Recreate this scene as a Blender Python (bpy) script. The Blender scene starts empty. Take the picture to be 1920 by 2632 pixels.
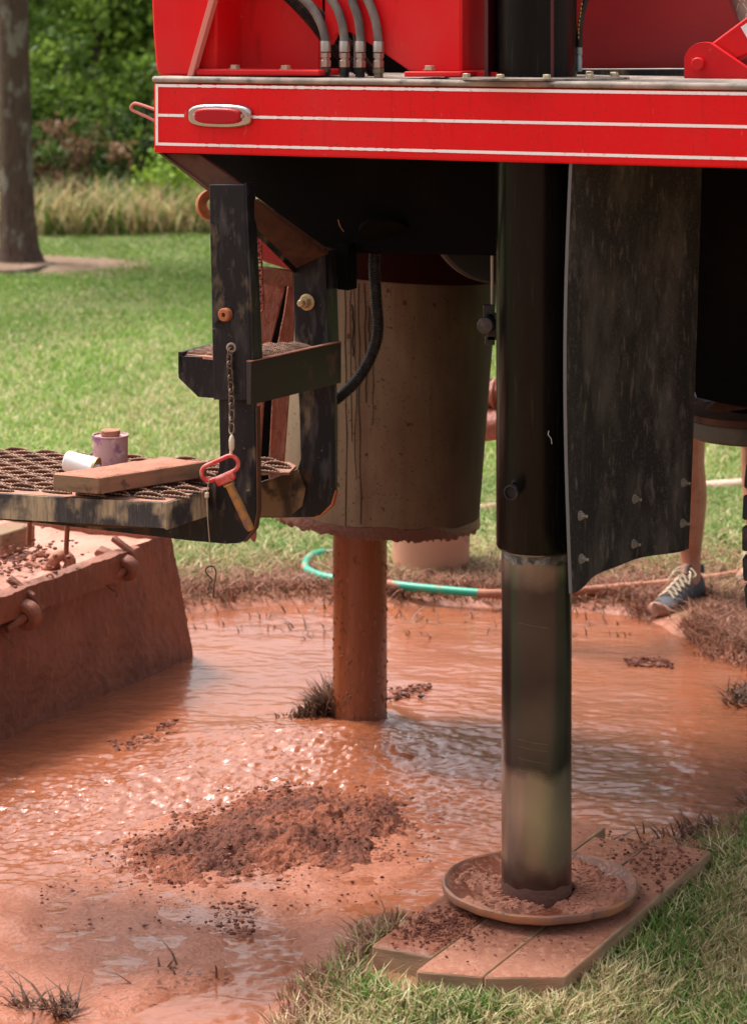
import bpy, math, random
import numpy as np
from mathutils import Vector, Matrix
random.seed(7); RNG = np.random.default_rng(11)
S = bpy.context.scene; COL = S.collection
R_ = math.radians
# ------------------------------------------------------------------ camera, world, sun, exposure
CAMH = 2.03
cam_d = bpy.data.cameras.new('camera'); cam = bpy.data.objects.new('camera', cam_d); COL.objects.link(cam)
cam.location = (0, 0, CAMH); cam.rotation_euler = (R_(90), 0, 0)
cam_d.sensor_fit = 'VERTICAL'; cam_d.sensor_height = 36; cam_d.lens = 6400/2632*36
cam_d.shift_y = -(1316-29)/2632
cam_d.clip_end = 500; cam_d.dof.use_dof = True; cam_d.dof.focus_distance = 5.6; cam_d.dof.aperture_fstop = 6.3
S.camera = cam
SUN_EL, SUN_AZ = 60, 305      # azimuth of the sun measured clockwise from +Y (ahead and to the left)
w = bpy.data.worlds.new('World'); S.world = w; w.use_nodes = True
nt = w.node_tree; bg = nt.nodes['Background']; sk = nt.nodes.new('ShaderNodeTexSky'); sk.sky_type = 'NISHITA'
sk.sun_disc = False; sk.sun_elevation = R_(SUN_EL); sk.sun_rotation = R_(SUN_AZ); sk.dust_density = 6; sk.air_density = 1.0; sk.ozone_density = .6
hs_ = nt.nodes.new('ShaderNodeHueSaturation'); hs_.inputs['Saturation'].default_value = .35; nt.links.new(sk.outputs[0], hs_.inputs['Color']); nt.links.new(hs_.outputs[0], bg.inputs[0]); bg.inputs[1].default_value = .15
sd = bpy.data.lights.new('sun', 'SUN'); sd.energy = 2.3; sd.angle = R_(14); sd.color = (1, .95, .89)
so = bpy.data.objects.new('sun', sd); COL.objects.link(so)
dx, dy, dz = math.sin(R_(SUN_AZ))*math.cos(R_(SUN_EL)), math.cos(R_(SUN_AZ))*math.cos(R_(SUN_EL)), math.sin(R_(SUN_EL))
so.rotation_euler = Vector((-dx, -dy, -dz)).to_track_quat('-Z', 'Y').to_euler(); so.location = (-4, -4, 8)
S.view_settings.view_transform = 'Standard'; S.view_settings.look = 'None'; S.view_settings.gamma = 1
S.view_settings.exposure = .95
# ------------------------------------------------------------------ geometry helpers
F = 5507.0
def at(x, y, D): x, y, D = float(x), float(y), float(D); return Vector(((x-826)*D/F, D, CAMH-(y-25)*D/F))       # a place seen at (x,y) and D metres away
def G(x, y, z=0.0):                                                       # the place at height z seen at (x,y)
    D = (CAMH-z)*F/(y-25); return Vector(((x-826)*D/F, D, z))
U = Vector((.9095, -.4157, 0)); V = Vector((.4157, .9095, 0)); UP = Vector((0, 0, 1))
P0 = Vector((-.494, 5.6, 0))
def W(a, b, z): return P0 + float(a)*U + float(b)*V + float(z)*UP                              # rig frame: along the bumper, behind it, up
PV = P0.dot(V)
def R(x, y, b): return at(x, y, (PV+b)/(V.x*(x-826)/F+V.y))
def Az(x, b):                                                             # bumper coordinate for a column of the view
    p = R(x, 100, b); return (p-P0).dot(U)
class MB:
    def __init__(s): s.v = []; s.f = []
    def add(s, vs, fs):
        n = len(s.v); s.v += [Vector(p) for p in vs]; s.f += [tuple(i+n for i in f) for f in fs]; return s
    def prism(s, pts, ext):
        n = len(pts); e = Vector(ext); vs = list(pts)+[Vector(p)+e for p in pts]
        fs = [tuple(range(n))[::-1], tuple(range(n, 2*n))]+[(i, (i+1) % n, (i+1) % n+n, i+n) for i in range(n)]
        return s.add(vs, fs)
    def box(s, c, ax, ay, az):
        c, ax, ay, az = map(Vector, (c, ax, ay, az)); vs = [c+i*ax+j*ay+k*az for k in (-1, 1) for j in (-1, 1) for i in (-1, 1)]
        return s.add(vs, [(0, 2, 3, 1), (4, 5, 7, 6), (0, 1, 5, 4), (2, 6, 7, 3), (0, 4, 6, 2), (1, 3, 7, 5)])
    def tube(s, path, r, seg=12, cap=True, closed=False):
        P = [Vector(p) for p in path]; n = len(P); rr = r if hasattr(r, '__len__') else [r]*n
        vs = []; prev = None
        for i in range(n):
            if closed: t = P[(i+1) % n]-P[i-1]
            else: t = P[min(i+1, n-1)]-P[max(i-1, 0)]
            t = t.normalized() if t.length > 1e-9 else Vector((0, 0, 1))
            if prev is None:
                nn = t.orthogonal().normalized()
            else:
                nn = prev-t*prev.dot(t); nn = nn.normalized() if nn.length > 1e-6 else t.orthogonal().normalized()
            prev = nn; bb = t.cross(nn)
            for k in range(seg):
                a = 2*math.pi*k/seg; vs.append(P[i]+rr[i]*(math.cos(a)*nn+math.sin(a)*bb))
        fs = []
        for i in range(n if closed else n-1):
            j = (i+1) % n
            for k in range(seg): fs.append((i*seg+k, i*seg+(k+1) % seg, j*seg+(k+1) % seg, j*seg+k))
        if cap and not closed: fs += [tuple(range(seg))[::-1], tuple(range((n-1)*seg, n*seg))]
        return s.add(vs, fs)
    def lathe(s, prof, o, axis=(0, 0, 1), seg=32, close=False, squash=1.0, jit=None, caps=True):
        o = Vector(o); t = Vector(axis).normalized(); nn = t.orthogonal().normalized(); bb = t.cross(nn); vs = []; fs = []
        for i, (r, z) in enumerate(prof):
            for k in range(seg):
                a = 2*math.pi*k/seg; dz = jit(i, k) if jit else 0
                vs.append(o+t*(z+dz)+r*(math.cos(a)*nn+squash*math.sin(a)*bb))
        m = len(prof)
        for i in range(m if close else m-1):
            j = (i+1) % m
            for k in range(seg): fs.append((i*seg+k, i*seg+(k+1) % seg, j*seg+(k+1) % seg, j*seg+k))
        if not close and caps:
            if prof[0][0] > 1e-6: fs.append(tuple(range(seg))[::-1])
            if prof[-1][0] > 1e-6: fs.append(tuple(range((m-1)*seg, m*seg)))
        return s.add(vs, fs)
    def hexbolt(s, c, n, r=.009, h=.006):
        return s.lathe([(r*1.35, 0), (r*1.35, .0016), (r, .0017), (r, h), (r*.85, h+.001)], c, n, 6)
def smooth_path(pts, k=6):
    P = [Vector(p) for p in pts]; out = []
    for i in range(len(P)-1):
        p0 = P[max(i-1, 0)]; p1 = P[i]; p2 = P[i+1]; p3 = P[min(i+2, len(P)-1)]
        for j in range(k):
            t = j/k; out.append(.5*((2*p1)+(p2-p0)*t+(2*p0-5*p1+4*p2-p3)*t*t+(3*p1-p0-3*p2+p3)*t**3))
    out.append(P[-1]); return out
def wloc(o):
    l = Vector((0, 0, 0))
    while o is not None: l = l+Vector(o.location); o = o.parent
    return l
def obj(name, mb, m, parent=None, bevel=0, seg=2, smooth=True, origin=None):
    me = bpy.data.meshes.new(name)
    off = wloc(parent) if parent else (Vector(origin) if origin is not None else Vector((0, 0, 0)))
    me.from_pydata([tuple(p-off) for p in mb.v], [], mb.f); me.validate(); me.update()
    if smooth:
        me.polygons.foreach_set('use_smooth', [True]*len(me.polygons)); me.set_sharp_from_angle(angle=R_(38))
    o = bpy.data.objects.new(name, me); COL.objects.link(o); me.materials.append(m)
    if parent: o.parent = parent
    else: o.location = off
    if bevel:
        b = o.modifiers.new('bevel', 'BEVEL'); b.width = bevel; b.segments = seg; b.limit_method = 'ANGLE'; b.angle_limit = R_(40)
    return o
def tag(o, label=None, cat=None, group=None, kind=None):
    if label: o['label'] = label
    if cat: o['category'] = cat
    if group: o['group'] = group
    if kind: o['kind'] = kind
    return o
def thing(name, loc, label, cat, group=None):
    o = bpy.data.objects.new(name, None); COL.objects.link(o); o.location = loc; o.empty_display_size = .1
    return tag(o, label, cat, group)
def npmesh(name, verts, faces, m, parent=None, attrs=None, smooth=True, off=(0, 0, 0)):
    """verts (n,3), faces list of (k,c) arrays"""
    me = bpy.data.meshes.new(name); nv = len(verts); loops = np.concatenate([f.ravel() for f in faces]).astype(np.int32)
    sizes = np.concatenate([np.full(len(f), f.shape[1]) for f in faces]).astype(np.int32)
    starts = np.concatenate([[0], np.cumsum(sizes)[:-1]]).astype(np.int32)
    me.vertices.add(nv); me.vertices.foreach_set('co', (verts-np.array(off)).astype(np.float32).ravel())
    me.loops.add(len(loops)); me.loops.foreach_set('vertex_index', loops)
    me.polygons.add(len(sizes)); me.polygons.foreach_set('loop_start', starts)
    try: me.polygons.foreach_set('loop_total', sizes)
    except Exception: pass
    me.update(calc_edges=True)
    me.polygons.foreach_set('use_smooth', [smooth]*len(sizes))
    for k, a in (attrs or {}).items():
        if a.ndim == 1: at_ = me.attributes.new(k, 'FLOAT', 'POINT'); at_.data.foreach_set('value', a.astype(np.float32))
        else:
            at_ = me.attributes.new(k, 'FLOAT_COLOR', 'POINT'); c4 = np.ones((nv, 4), np.float32); c4[:, :3] = a; at_.data.foreach_set('color', c4.ravel())
    me.materials.append(m); o = bpy.data.objects.new(name, me); COL.objects.link(o)
    if parent: o.parent = parent
    else: o.location = off
    return o
# ------------------------------------------------------------------ noise
_T = np.random.default_rng(3).random((256, 256))
def vn(x, y):
    xi = np.floor(x).astype(int); yi = np.floor(y).astype(int); fx = x-xi; fy = y-yi
    fx = fx*fx*fx*(fx*(fx*6-15)+10); fy = fy*fy*fy*(fy*(fy*6-15)+10)
    a = _T[xi & 255, yi & 255]; b = _T[(xi+1) & 255, yi & 255]; c = _T[xi & 255, (yi+1) & 255]; d = _T[(xi+1) & 255, (yi+1) & 255]
    return (a*(1-fx)+b*fx)*(1-fy)+(c*(1-fx)+d*fx)*fy
def fbm(x, y, o=4, seed=0, g=.5):
    s = 0; a = 1; n = 0
    for i in range(o):
        c, q = math.cos(.7*i+seed), math.sin(.7*i+seed)
        s = s+a*vn((x*c-y*q)*2**i+17.3*i+seed*31.7, (x*q+y*c)*2**i-9.1*i+seed*13.1); n += a; a *= g
    return s/n
def sdist(X, Y, poly):                  # signed distance, positive inside
    d = np.full(X.shape, 1e9); ins = np.zeros(X.shape, bool); n = len(poly)
    for i in range(n):
        x1, y1 = poly[i][0], poly[i][1]; x2, y2 = poly[(i+1) % n][0], poly[(i+1) % n][1]
        ex, ey = x2-x1, y2-y1; t = np.clip(((X-x1)*ex+(Y-y1)*ey)/(ex*ex+ey*ey+1e-12), 0, 1)
        d = np.minimum(d, np.hypot(X-x1-t*ex, Y-y1-t*ey))
        c = ((y1 > Y) != (y2 > Y)) & (X < (x2-x1)*(Y-y1)/(y2-y1+1e-12)+x1); ins ^= c
    return np.where(ins, d, -d)
def sstep(a, b, x): t = np.clip((x-a)/(b-a), 0, 1); return t*t*(3-2*t)
# ------------------------------------------------------------------ materials
class N:
    def __init__(s, m): s.t = m.node_tree; s.n = s.t.nodes; s.b = s.n['Principled BSDF']
    def new(s, ty, **kw):
        n = s.n.new(ty)
        for k, v in kw.items(): setattr(n, k, v)
        return n
    def l(s, a, b): s.t.links.new(a, b)
def noise_mask(k, scale, lo, hi, stretch=(1, 1, 1), detail=5, seed=0, rough=.55):
    tc = k.new('ShaderNodeTexCoord'); mp = k.new('ShaderNodeMapping'); mp.inputs['Scale'].default_value = stretch
    mp.inputs['Location'].default_value = (seed*1.7, seed*2.3, seed*.9)
    nz = k.new('ShaderNodeTexNoise'); nz.inputs['Scale'].default_value = scale; nz.inputs['Detail'].default_value = detail; nz.inputs['Roughness'].default_value = rough
    k.l(tc.outputs['Object'], mp.inputs[0]); k.l(mp.outputs[0], nz.inputs['Vector'])
    mr = k.new('ShaderNodeMapRange'); mr.inputs[1].default_value = lo; mr.inputs[2].default_value = hi
    k.l(nz.outputs[0], mr.inputs[0]); return mr.outputs[0], nz
def mat(name, col, rough=.5, metal=0, var=(), bump=None, coat=0, spec=.5, rvar=None, attr=None):
    """var: list of (colour, scale, lo, hi, stretch, amount)"""
    m = bpy.data.materials.new(name); m.use_nodes = True; k = N(m); b = k.b
    b.inputs['Roughness'].default_value = rough; b.inputs['Metallic'].default_value = metal; b.inputs['Specular IOR Level'].default_value = spec
    b.inputs['Coat Weight'].default_value = coat; b.inputs['Coat Roughness'].default_value = .15
    rgb = k.new('ShaderNodeRGB'); rgb.outputs[0].default_value = (*col, 1); cur = rgb.outputs[0]
    if attr:
        an = k.new('ShaderNodeAttribute'); an.attribute_name = attr; cur = an.outputs['Color']
    rcur = None
    for i, vv in enumerate(var):
        c2, sc, lo, hi, st, am = vv[:6]
        mk, _ = noise_mask(k, sc, lo, hi, st, seed=i+1)
        mu = k.new('ShaderNodeMath', operation='MULTIPLY'); mu.inputs[1].default_value = am; k.l(mk, mu.inputs[0])
        mx = k.new('ShaderNodeMix', data_type='RGBA'); k.l(mu.outputs[0], mx.inputs[0]); k.l(cur, mx.inputs[6]); mx.inputs[7].default_value = (*c2, 1); cur = mx.outputs[2]
        if len(vv) > 6:     # roughness of this layer
            rm = k.new('ShaderNodeMix', data_type='FLOAT'); k.l(mu.outputs[0], rm.inputs[0])
            if rcur is None: rm.inputs[2].default_value = rough
            else: k.l(rcur, rm.inputs[2])
            rm.inputs[3].default_value = vv[6]; rcur = rm.outputs[0]
    if rcur is not None: k.l(rcur, b.inputs['Roughness'])
    k.l(cur, b.inputs['Base Color'])
    if bump:
        bl = None
        for (sc, st, dist, stretch) in bump:
            _, nz = noise_mask(k, sc, 0, 1, stretch, detail=6, seed=9, rough=.6)
            bp = k.new('ShaderNodeBump'); bp.inputs['Strength'].default_value = st; bp.inputs['Distance'].default_value = dist
            k.l(nz.outputs[0], bp.inputs['Height'])
            if bl is not None: k.l(bl, bp.inputs['Normal'])
            bl = bp.outputs[0]
        k.l(bl, b.inputs['Normal'])
    return m
O1 = (1, 1, 1); ZS = (6, 6, .6)
M = {}
M['red'] = mat('red_paint', (.70, .002, .006), .42, coat=0, spec=.25, var=[((.60, .03, .028), 5, .45, .75, (1, 1, .35), .55, .5), ((.45, .003, .006), 22, .58, .75, (3, 3, .25), .45), ((.22, .03, .015), 160, .62, .68, O1, .8), ((.66, .2, .16), 38, .68, .78, (2, 2, .5), .5, .6)], bump=[(60, .05, .002, O1)])
M['red_plate'] = mat('faded_red_paint', (.66, .004, .008), .5, coat=0, spec=.25, var=[((.6, .04, .035), 4, .4, .7, O1, .7, .55), ((.35, .01, .01), 12, .62, .72, (2, 2, .5), .5), ((.72, .22, .17), 60, .68, .76, O1, .6, .7), ((.05, .02, .015), 26, .72, .76, O1, .8)], bump=[(50, .08, .002, O1)])
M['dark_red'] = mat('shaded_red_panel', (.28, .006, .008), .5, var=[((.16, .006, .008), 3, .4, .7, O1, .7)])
M['white_line'] = mat('white_striping', (.86, .85, .83), .45, var=[((.6, .3, .27), 70, .60, .68, O1, .6)])
M['deck'] = mat('worn_deck_plate', (.20, .165, .135), .7, var=[((.42, .33, .27), 14, .42, .66, (1, 1, 1), .8), ((.035, .03, .03), 30, .55, .7, O1, .8), ((.35, .12, .06), 20, .68, .76, O1, .7)], bump=[(90, .4, .002, O1)])
M['black'] = mat('black_paint', (.009, .009, .011), .42, spec=.22, var=[((.030, .027, .026), 6, .5, .75, (1, 1, .5), .6, .6), ((.24, .18, .11), 10, .56, .68, (1.5, 1.5, .6), .75, .85), ((.07, .065, .065), 24, .52, .68, (2, 2, .5), .6), ((.3, .27, .22), 90, .68, .74, O1, .5), ((.13, .05, .022), 10, .62, .70, O1, .6)], bump=[(35, .1, .002, O1)])
M['black_gloss'] = mat('glossy_black_paint', (.0035, .003, .0028), .24, spec=.16, coat=0, var=[((.012, .011, .009), 4, .45, .75, (2, 2, .3), .7, .35), ((.2, .19, .16), 190, .74, .78, O1, .5), ((.04, .035, .03), 40, .6, .75, (4, 4, .2), .5, .5)])
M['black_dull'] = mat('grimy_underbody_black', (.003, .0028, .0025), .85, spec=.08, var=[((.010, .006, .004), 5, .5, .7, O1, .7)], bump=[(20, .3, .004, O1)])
M['weathered'] = mat('weathered_black_paint', (.03, .03, .033), .5, var=[((.46, .36, .22), 11, .51, .61, (1, 1, .7), .9, .85), ((.06, .06, .07), 30, .45, .7, (5, 5, .5), .7), ((.34, .18, .08), 14, .62, .72, O1, .6), ((.28, .24, .19), 60, .6, .7, (8, 8, .5), .5)], bump=[(40, .25, .002, O1)])
M['rust'] = mat('rusty_steel', (.075, .028, .013), .8, var=[((.13, .05, .02), 10, .45, .7, O1, .8), ((.02, .012, .01), 18, .55, .7, O1, .7)], bump=[(60, .4, .003, O1)])
M['orange_rust'] = mat('orange_rust', (.42, .14, .05), .85, var=[((.18, .06, .03), 40, .45, .65, O1, .7)], bump=[(120, .4, .002, O1)])
M['chain'] = mat('weathered_chain', (.10, .065, .045), .6, metal=.4, var=[((.3, .2, .14), 90, .5, .65, O1, .7)])
M['bolt'] = mat('zinc_bolt', (.50, .42, .28), .45, metal=.5, var=[((.25, .2, .13), 90, .5, .65, O1, .6)])
M['steel'] = mat('galvanised_fitting', (.42, .37, .32), .32, metal=.8, var=[((.35, .22, .15), 60, .5, .7, (1, 1, .6), .6, .6)])
M['chrome'] = mat('chrome_bezel', (.5, .49, .47), .2, metal=1, var=[((.45, .42, .4), 60, .6, .7, O1, .5, .4)])
M['lens'] = mat('red_lens', (.40, .004, .012), .35, spec=.3, bump=[(1, .0, .001, O1)])
M['hose'] = mat('dusty_rubber_hose', (.10, .085, .078), .65, var=[((.22, .19, .17), 30, .42, .65, (1, 1, .6), .7), ((.45, .22, .1), 60, .7, .75, O1, .6)], bump=[(120, .2, .001, O1)])
M['conduit'] = mat('dark_conduit', (.016, .014, .013), .5, spec=.25, var=[((.06, .042, .03), 40, .5, .65, O1, .6)])
M['rubber'] = mat('worn_rubber_flap', (.017, .0155, .0145), .72, spec=.25, var=[((.085, .078, .068), 7, .47, .66, (1.6, 1.6, .7), .6), ((.13, .115, .10), 26, .56, .70, (2, 2, .7), .6), ((.09, .08, .07), 150, .55, .66, O1, .5), ((.22, .06, .03), 60, .70, .74, O1, .7)], bump=[(60, .3, .002, (2, 2, .6)), (220, .25, .001, O1)])
M['rubber_edge'] = mat('cut_rubber_edge', (.10, .095, .09), .8)
M['tyre'] = mat('tyre_rubber', (.022, .022, .023), .7, var=[((.10, .08, .07), 20, .5, .7, O1, .6)], bump=[(90, .2, .001, O1)])
M['drum'] = mat('stained_shaded_drum_steel', (.21, .155, .095), .6, spec=.15, var=[((.34, .27, .175), 3, .42, .66, (1, 1, .4), .8), ((.11, .05, .028), 5, .48, .66, (2.5, 2.5, .35), .6), ((.05, .025, .015), 130, .62, .67, O1, .8), ((.035, .016, .01), 34, .66, .70, O1, .8), ((.10, .035, .02), 1.7, .45, .60, (1, 1, .6), .6)], bump=[(60, .1, .002, O1)])
M['mudcoat'] = mat('mud_coated_steel', (.235, .078, .042), .62, var=[((.15, .046, .024), 6, .42, .66, O1, .8), ((.30, .12, .075), 30, .56, .68, (2, 2, .6), .6), ((.09, .03, .02), 14, .63, .72, (1, 1, .5), .7)], bump=[(50, .7, .008, O1), (180, .4, .003, O1)])
M['mudwet'] = mat('wet_mud_casing', (.24, .068, .026), .3, var=[((.16, .04, .016), 10, .45, .65, (5, 5, .3), .7), ((.36, .13, .06), 60, .6, .7, (2, 2, .5), .6)], bump=[(70, .35, .003, (1, 1, .3))])
M['muddry'] = mat('dry_mud_coat', (.40, .165, .105), .9, var=[((.27, .10, .055), 12, .42, .66, O1, .7), ((.16, .06, .04), 70, .62, .7, O1, .7)], bump=[(70, .8, .006, O1)])
M['grating'] = mat('dusty_grip_plate', (.36, .16, .10), .85, var=[((.12, .06, .045), 14, .45, .65, O1, .7), ((.42, .24, .17), 50, .55, .68, O1, .6)], bump=[(140, .5, .002, O1)])
M['teeth'] = mat('worn_serration', (.36, .21, .14), .7, var=[((.10, .06, .045), 40, .45, .6, O1, .7)])
M['wood'] = mat('muddy_timber', (.22, .14, .075), .85, var=[((.12, .07, .04), 12, .45, .6, (1, 1, 4), .8), ((.30, .13, .08), 7, .45, .62, O1, .7), ((.06, .035, .02), 30, .6, .66, O1, .7)], bump=[(60, .4, .002, (1, 1, 6))])
M['plank'] = mat('mud_dusted_sleeper', (.34, .135, .08), .85, var=[((.25, .085, .045), 5, .42, .6, O1, .9), ((.42, .20, .13), 60, .5, .66, O1, .7), ((.22, .08, .05), 160, .64, .7, O1, .8)], bump=[(160, .8, .004, O1), (12, .3, .01, O1)])
M['plankwet'] = mat('wet_mud_skin', (.27, .088, .045), .45, var=[((.18, .055, .03), 7, .45, .6, O1, .8), ((.36, .16, .10), 60, .52, .66, O1, .6)], bump=[(120, .8, .004, O1), (14, .5, .012, O1)])
M['endgrain'] = mat('pale_timber_side', (.36, .23, .13), .88, var=[((.22, .13, .075), 9, .42, .62, (1, 1, 5), .8), ((.42, .18, .10), 6, .5, .64, O1, .6)], bump=[(40, .6, .003, (1, 1, 6))])
M['pad'] = mat('muddy_foot_pad', (.20, .056, .028), .35, var=[((.12, .036, .021), 9, .42, .62, O1, .8), ((.46, .22, .15), 90, .5, .66, O1, .7)], bump=[(120, .7, .004, O1)])
M['rim'] = mat('scraped_rim', (.19, .09, .06), .6, var=[((.36, .14, .06), 16, .45, .62, O1, .8), ((.08, .05, .045), 40, .6, .7, O1, .8)], bump=[(90, .4, .002, O1)])
M['redpin'] = mat('red_pin_handle', (.55, .035, .03), .45, var=[((.55, .22, .17), 40, .48, .64, O1, .7)])
M['pinshaft'] = mat('ochre_pin_shaft', (.40, .19, .045), .6, var=[((.16, .10, .09), 24, .5, .62, O1, .9)])
M['wire'] = mat('lanyard_wire', (.40, .30, .22), .5)
M['cream'] = mat('cream_snap', (.55, .46, .34), .6)
M['white_can'] = mat('white_painted_tin', (.82, .80, .76), .4, var=[((.6, .42, .3), 30, .7, .78, O1, .5)])
M['tin'] = mat('tin_end', (.5, .32, .16), .4, metal=.6)
M['purple_can'] = mat('stained_tin', (.42, .24, .24), .6, var=[((.20, .06, .20), 22, .52, .62, O1, .8), ((.30, .13, .07), 28, .56, .66, (2, 2, .5), .8), ((.6, .48, .44), 50, .56, .7, O1, .6)])
M['alum'] = mat('tread_plate_aluminium', (.52, .40, .32), .4, metal=.5, var=[((.40, .25, .18), 20, .4, .65, O1, .7)])
M['green_hose'] = mat('green_garden_hose', (.02, .30, .19), .4, var=[((.42, .17, .11), 9, .52, .60, O1, 1, .8)])
M['pinkhose'] = mat('mud_caked_hose', (.44, .18, .11), .75, var=[((.30, .11, .06), 14, .45, .6, O1, .7)], bump=[(80, .6, .004, O1)])
M['pink_pipe'] = mat('mud_splashed_pipe', (.66, .42, .33), .6, var=[((.5, .22, .14), 14, .45, .62, O1, .7)])
M['bucket'] = mat('mud_splashed_bucket', (.52, .25, .16), .7, var=[((.40, .28, .08), 5, .56, .62, O1, .7), ((.26, .12, .10), 7, .55, .62, O1, .8)])
M['skin'] = mat('skin', (.42, .185, .115), .5, var=[((.32, .12, .07), 24, .45, .6, O1, .6), ((.25, .09, .05), 70, .6, .66, O1, .7)], bump=[(60, .3, .002, O1)])
M['shoe'] = mat('dark_shoe_fabric', (.05, .048, .055), .75, var=[((.33, .17, .12), 14, .44, .60, O1, .8)])
M['sole'] = mat('muddy_sole', (.36, .18, .12), .8, var=[((.2, .08, .05), 30, .5, .65, O1, .6)])
M['lace'] = mat('shoe_lace', (.50, .40, .28), .8)
M['cloth'] = mat('navy_cloth', (.03, .035, .06), .9)
M['shirt'] = mat('grey_shirt', (.2, .2, .2), .9)
M['hair'] = mat('brown_hair', (.04, .02, .012), .7)
M['bark'] = mat('tree_bark', (.11, .072, .055), .9, spec=.1, var=[((.22, .20, .16), 7, .54, .62, (1, 1, .6), .9), ((.06, .038, .03), 18, .5, .66, (3, 3, .4), .8)], bump=[(22, 1.0, .03, (3, 3, .4))])
M['sticker'] = mat('white_decal', (.8, .78, .76), .4)
M['yellow_mark'] = mat('yellow_print', (.55, .4, .08), .5)
M['leaf'] = mat('foliage', (.1, .2, .03), .6, attr='tint', spec=.25)
M['blade'] = mat('grass_blades', (.1, .2, .03), .55, attr='tint', spec=.3)
M['crumb'] = mat('dark_wet_crumb', (.12, .036, .022), .55, spec=.15, var=[((.30, .12, .08), 30, .45, .6, O1, .8)], bump=[(150, .8, .006, O1)])
M['clod'] = mat('dark_cuttings', (.25, .078, .042), .6, spec=.12, var=[((.30, .105, .06), 40, .5, .68, O1, .6), ((.10, .034, .023), 5, .46, .60, O1, .8), ((.055, .022, .017), 60, .54, .62, O1, .8)], bump=[(170, 1.0, .006, O1)])
for nm in ('leaf', 'blade'):
    k = N(M[nm]); tr = k.new('ShaderNodeBsdfTranslucent'); an = k.new('ShaderNodeAttribute'); an.attribute_name = 'tint'; k.l(an.outputs['Color'], tr.inputs[0])
    ms = k.new('ShaderNodeMixShader'); ms.inputs[0].default_value = .38
    k.l(k.b.outputs[0], ms.inputs[1]); k.l(tr.outputs[0], ms.inputs[2]); k.l(ms.outputs[0], k.n['Material Output'].inputs[0])
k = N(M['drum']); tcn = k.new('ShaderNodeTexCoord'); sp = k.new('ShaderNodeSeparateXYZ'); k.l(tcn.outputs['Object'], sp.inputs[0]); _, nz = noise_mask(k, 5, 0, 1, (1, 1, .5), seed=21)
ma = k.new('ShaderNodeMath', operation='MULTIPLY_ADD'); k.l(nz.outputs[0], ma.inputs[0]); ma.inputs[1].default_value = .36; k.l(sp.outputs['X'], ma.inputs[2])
mr_ = k.new('ShaderNodeMapRange'); mr_.inputs[1].default_value = -.14; mr_.inputs[2].default_value = .16; mr_.inputs[4].default_value = .94; k.l(ma.outputs[0], mr_.inputs[0])   # rig's shade put into the colour, darkening the side away from the step
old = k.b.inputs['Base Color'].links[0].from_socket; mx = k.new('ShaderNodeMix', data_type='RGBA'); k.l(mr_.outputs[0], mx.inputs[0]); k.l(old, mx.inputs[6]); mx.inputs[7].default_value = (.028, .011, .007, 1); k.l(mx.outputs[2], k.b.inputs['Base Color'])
# ground: grass soil <-> red mud by a mesh attribute
def ground_mat():
    m = bpy.data.materials.new('ground_soil'); m.use_nodes = True; k = N(m)
    a = k.new('ShaderNodeAttribute'); a.attribute_name = 'mud'
    m1, _ = noise_mask(k, 1.2, .35, .7); m2, n2 = noise_mask(k, 30, .35, .7, seed=3); m3, _ = noise_mask(k, 5, .4, .65, seed=4); m4, n4 = noise_mask(k, 90, .4, .65, seed=5)
    def mix(fac, c1, c2):
        x = k.new('ShaderNodeMix', data_type='RGBA'); k.l(fac, x.inputs[0])
        for i, c in ((6, c1), (7, c2)):
            if isinstance(c, tuple): x.inputs[i].default_value = (*c, 1)
            else: k.l(c, x.inputs[i])
        return x.outputs[2]
    lawn = mix(m2, mix(m1, (.11, .15, .04), (.15, .19, .06)), (.20, .16, .08))
    k.b.inputs['Specular IOR Level'].default_value = .3; mud = mix(m3, (.31, .105, .055), (.25, .078, .038)); mud = mix(m4, mud, (.36, .140, .085)); m5, n5 = noise_mask(k, 75, .57, .63, seed=11); m6, _ = noise_mask(k, 6, .42, .6, seed=12); mm = k.new('ShaderNodeMath', operation='MULTIPLY'); k.l(m5, mm.inputs[0]); k.l(m6, mm.inputs[1]); mud = mix(mm.outputs[0], mud, (.13, .045, .03))
    k.l(mix(a.outputs['Fac'], lawn, mud), k.b.inputs['Base Color'])
    rr = k.new('ShaderNodeMapRange'); k.l(m3, rr.inputs[0]); rr.inputs[3].default_value = .32; rr.inputs[4].default_value = .6
    rm = k.new('ShaderNodeMix', data_type='FLOAT'); k.l(a.outputs['Fac'], rm.inputs[0]); rm.inputs[2].default_value = .9; k.l(rr.outputs[0], rm.inputs[3]); k.l(rm.outputs[0], k.b.inputs['Roughness'])
    bp = k.new('ShaderNodeBump'); bp.inputs['Strength'].default_value = .6; bp.inputs['Distance'].default_value = .005; k.l(n4.outputs[0], bp.inputs['Height']); k.l(bp.outputs[0], k.b.inputs['Normal'])
    return m
M['ground'] = ground_mat()
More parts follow.
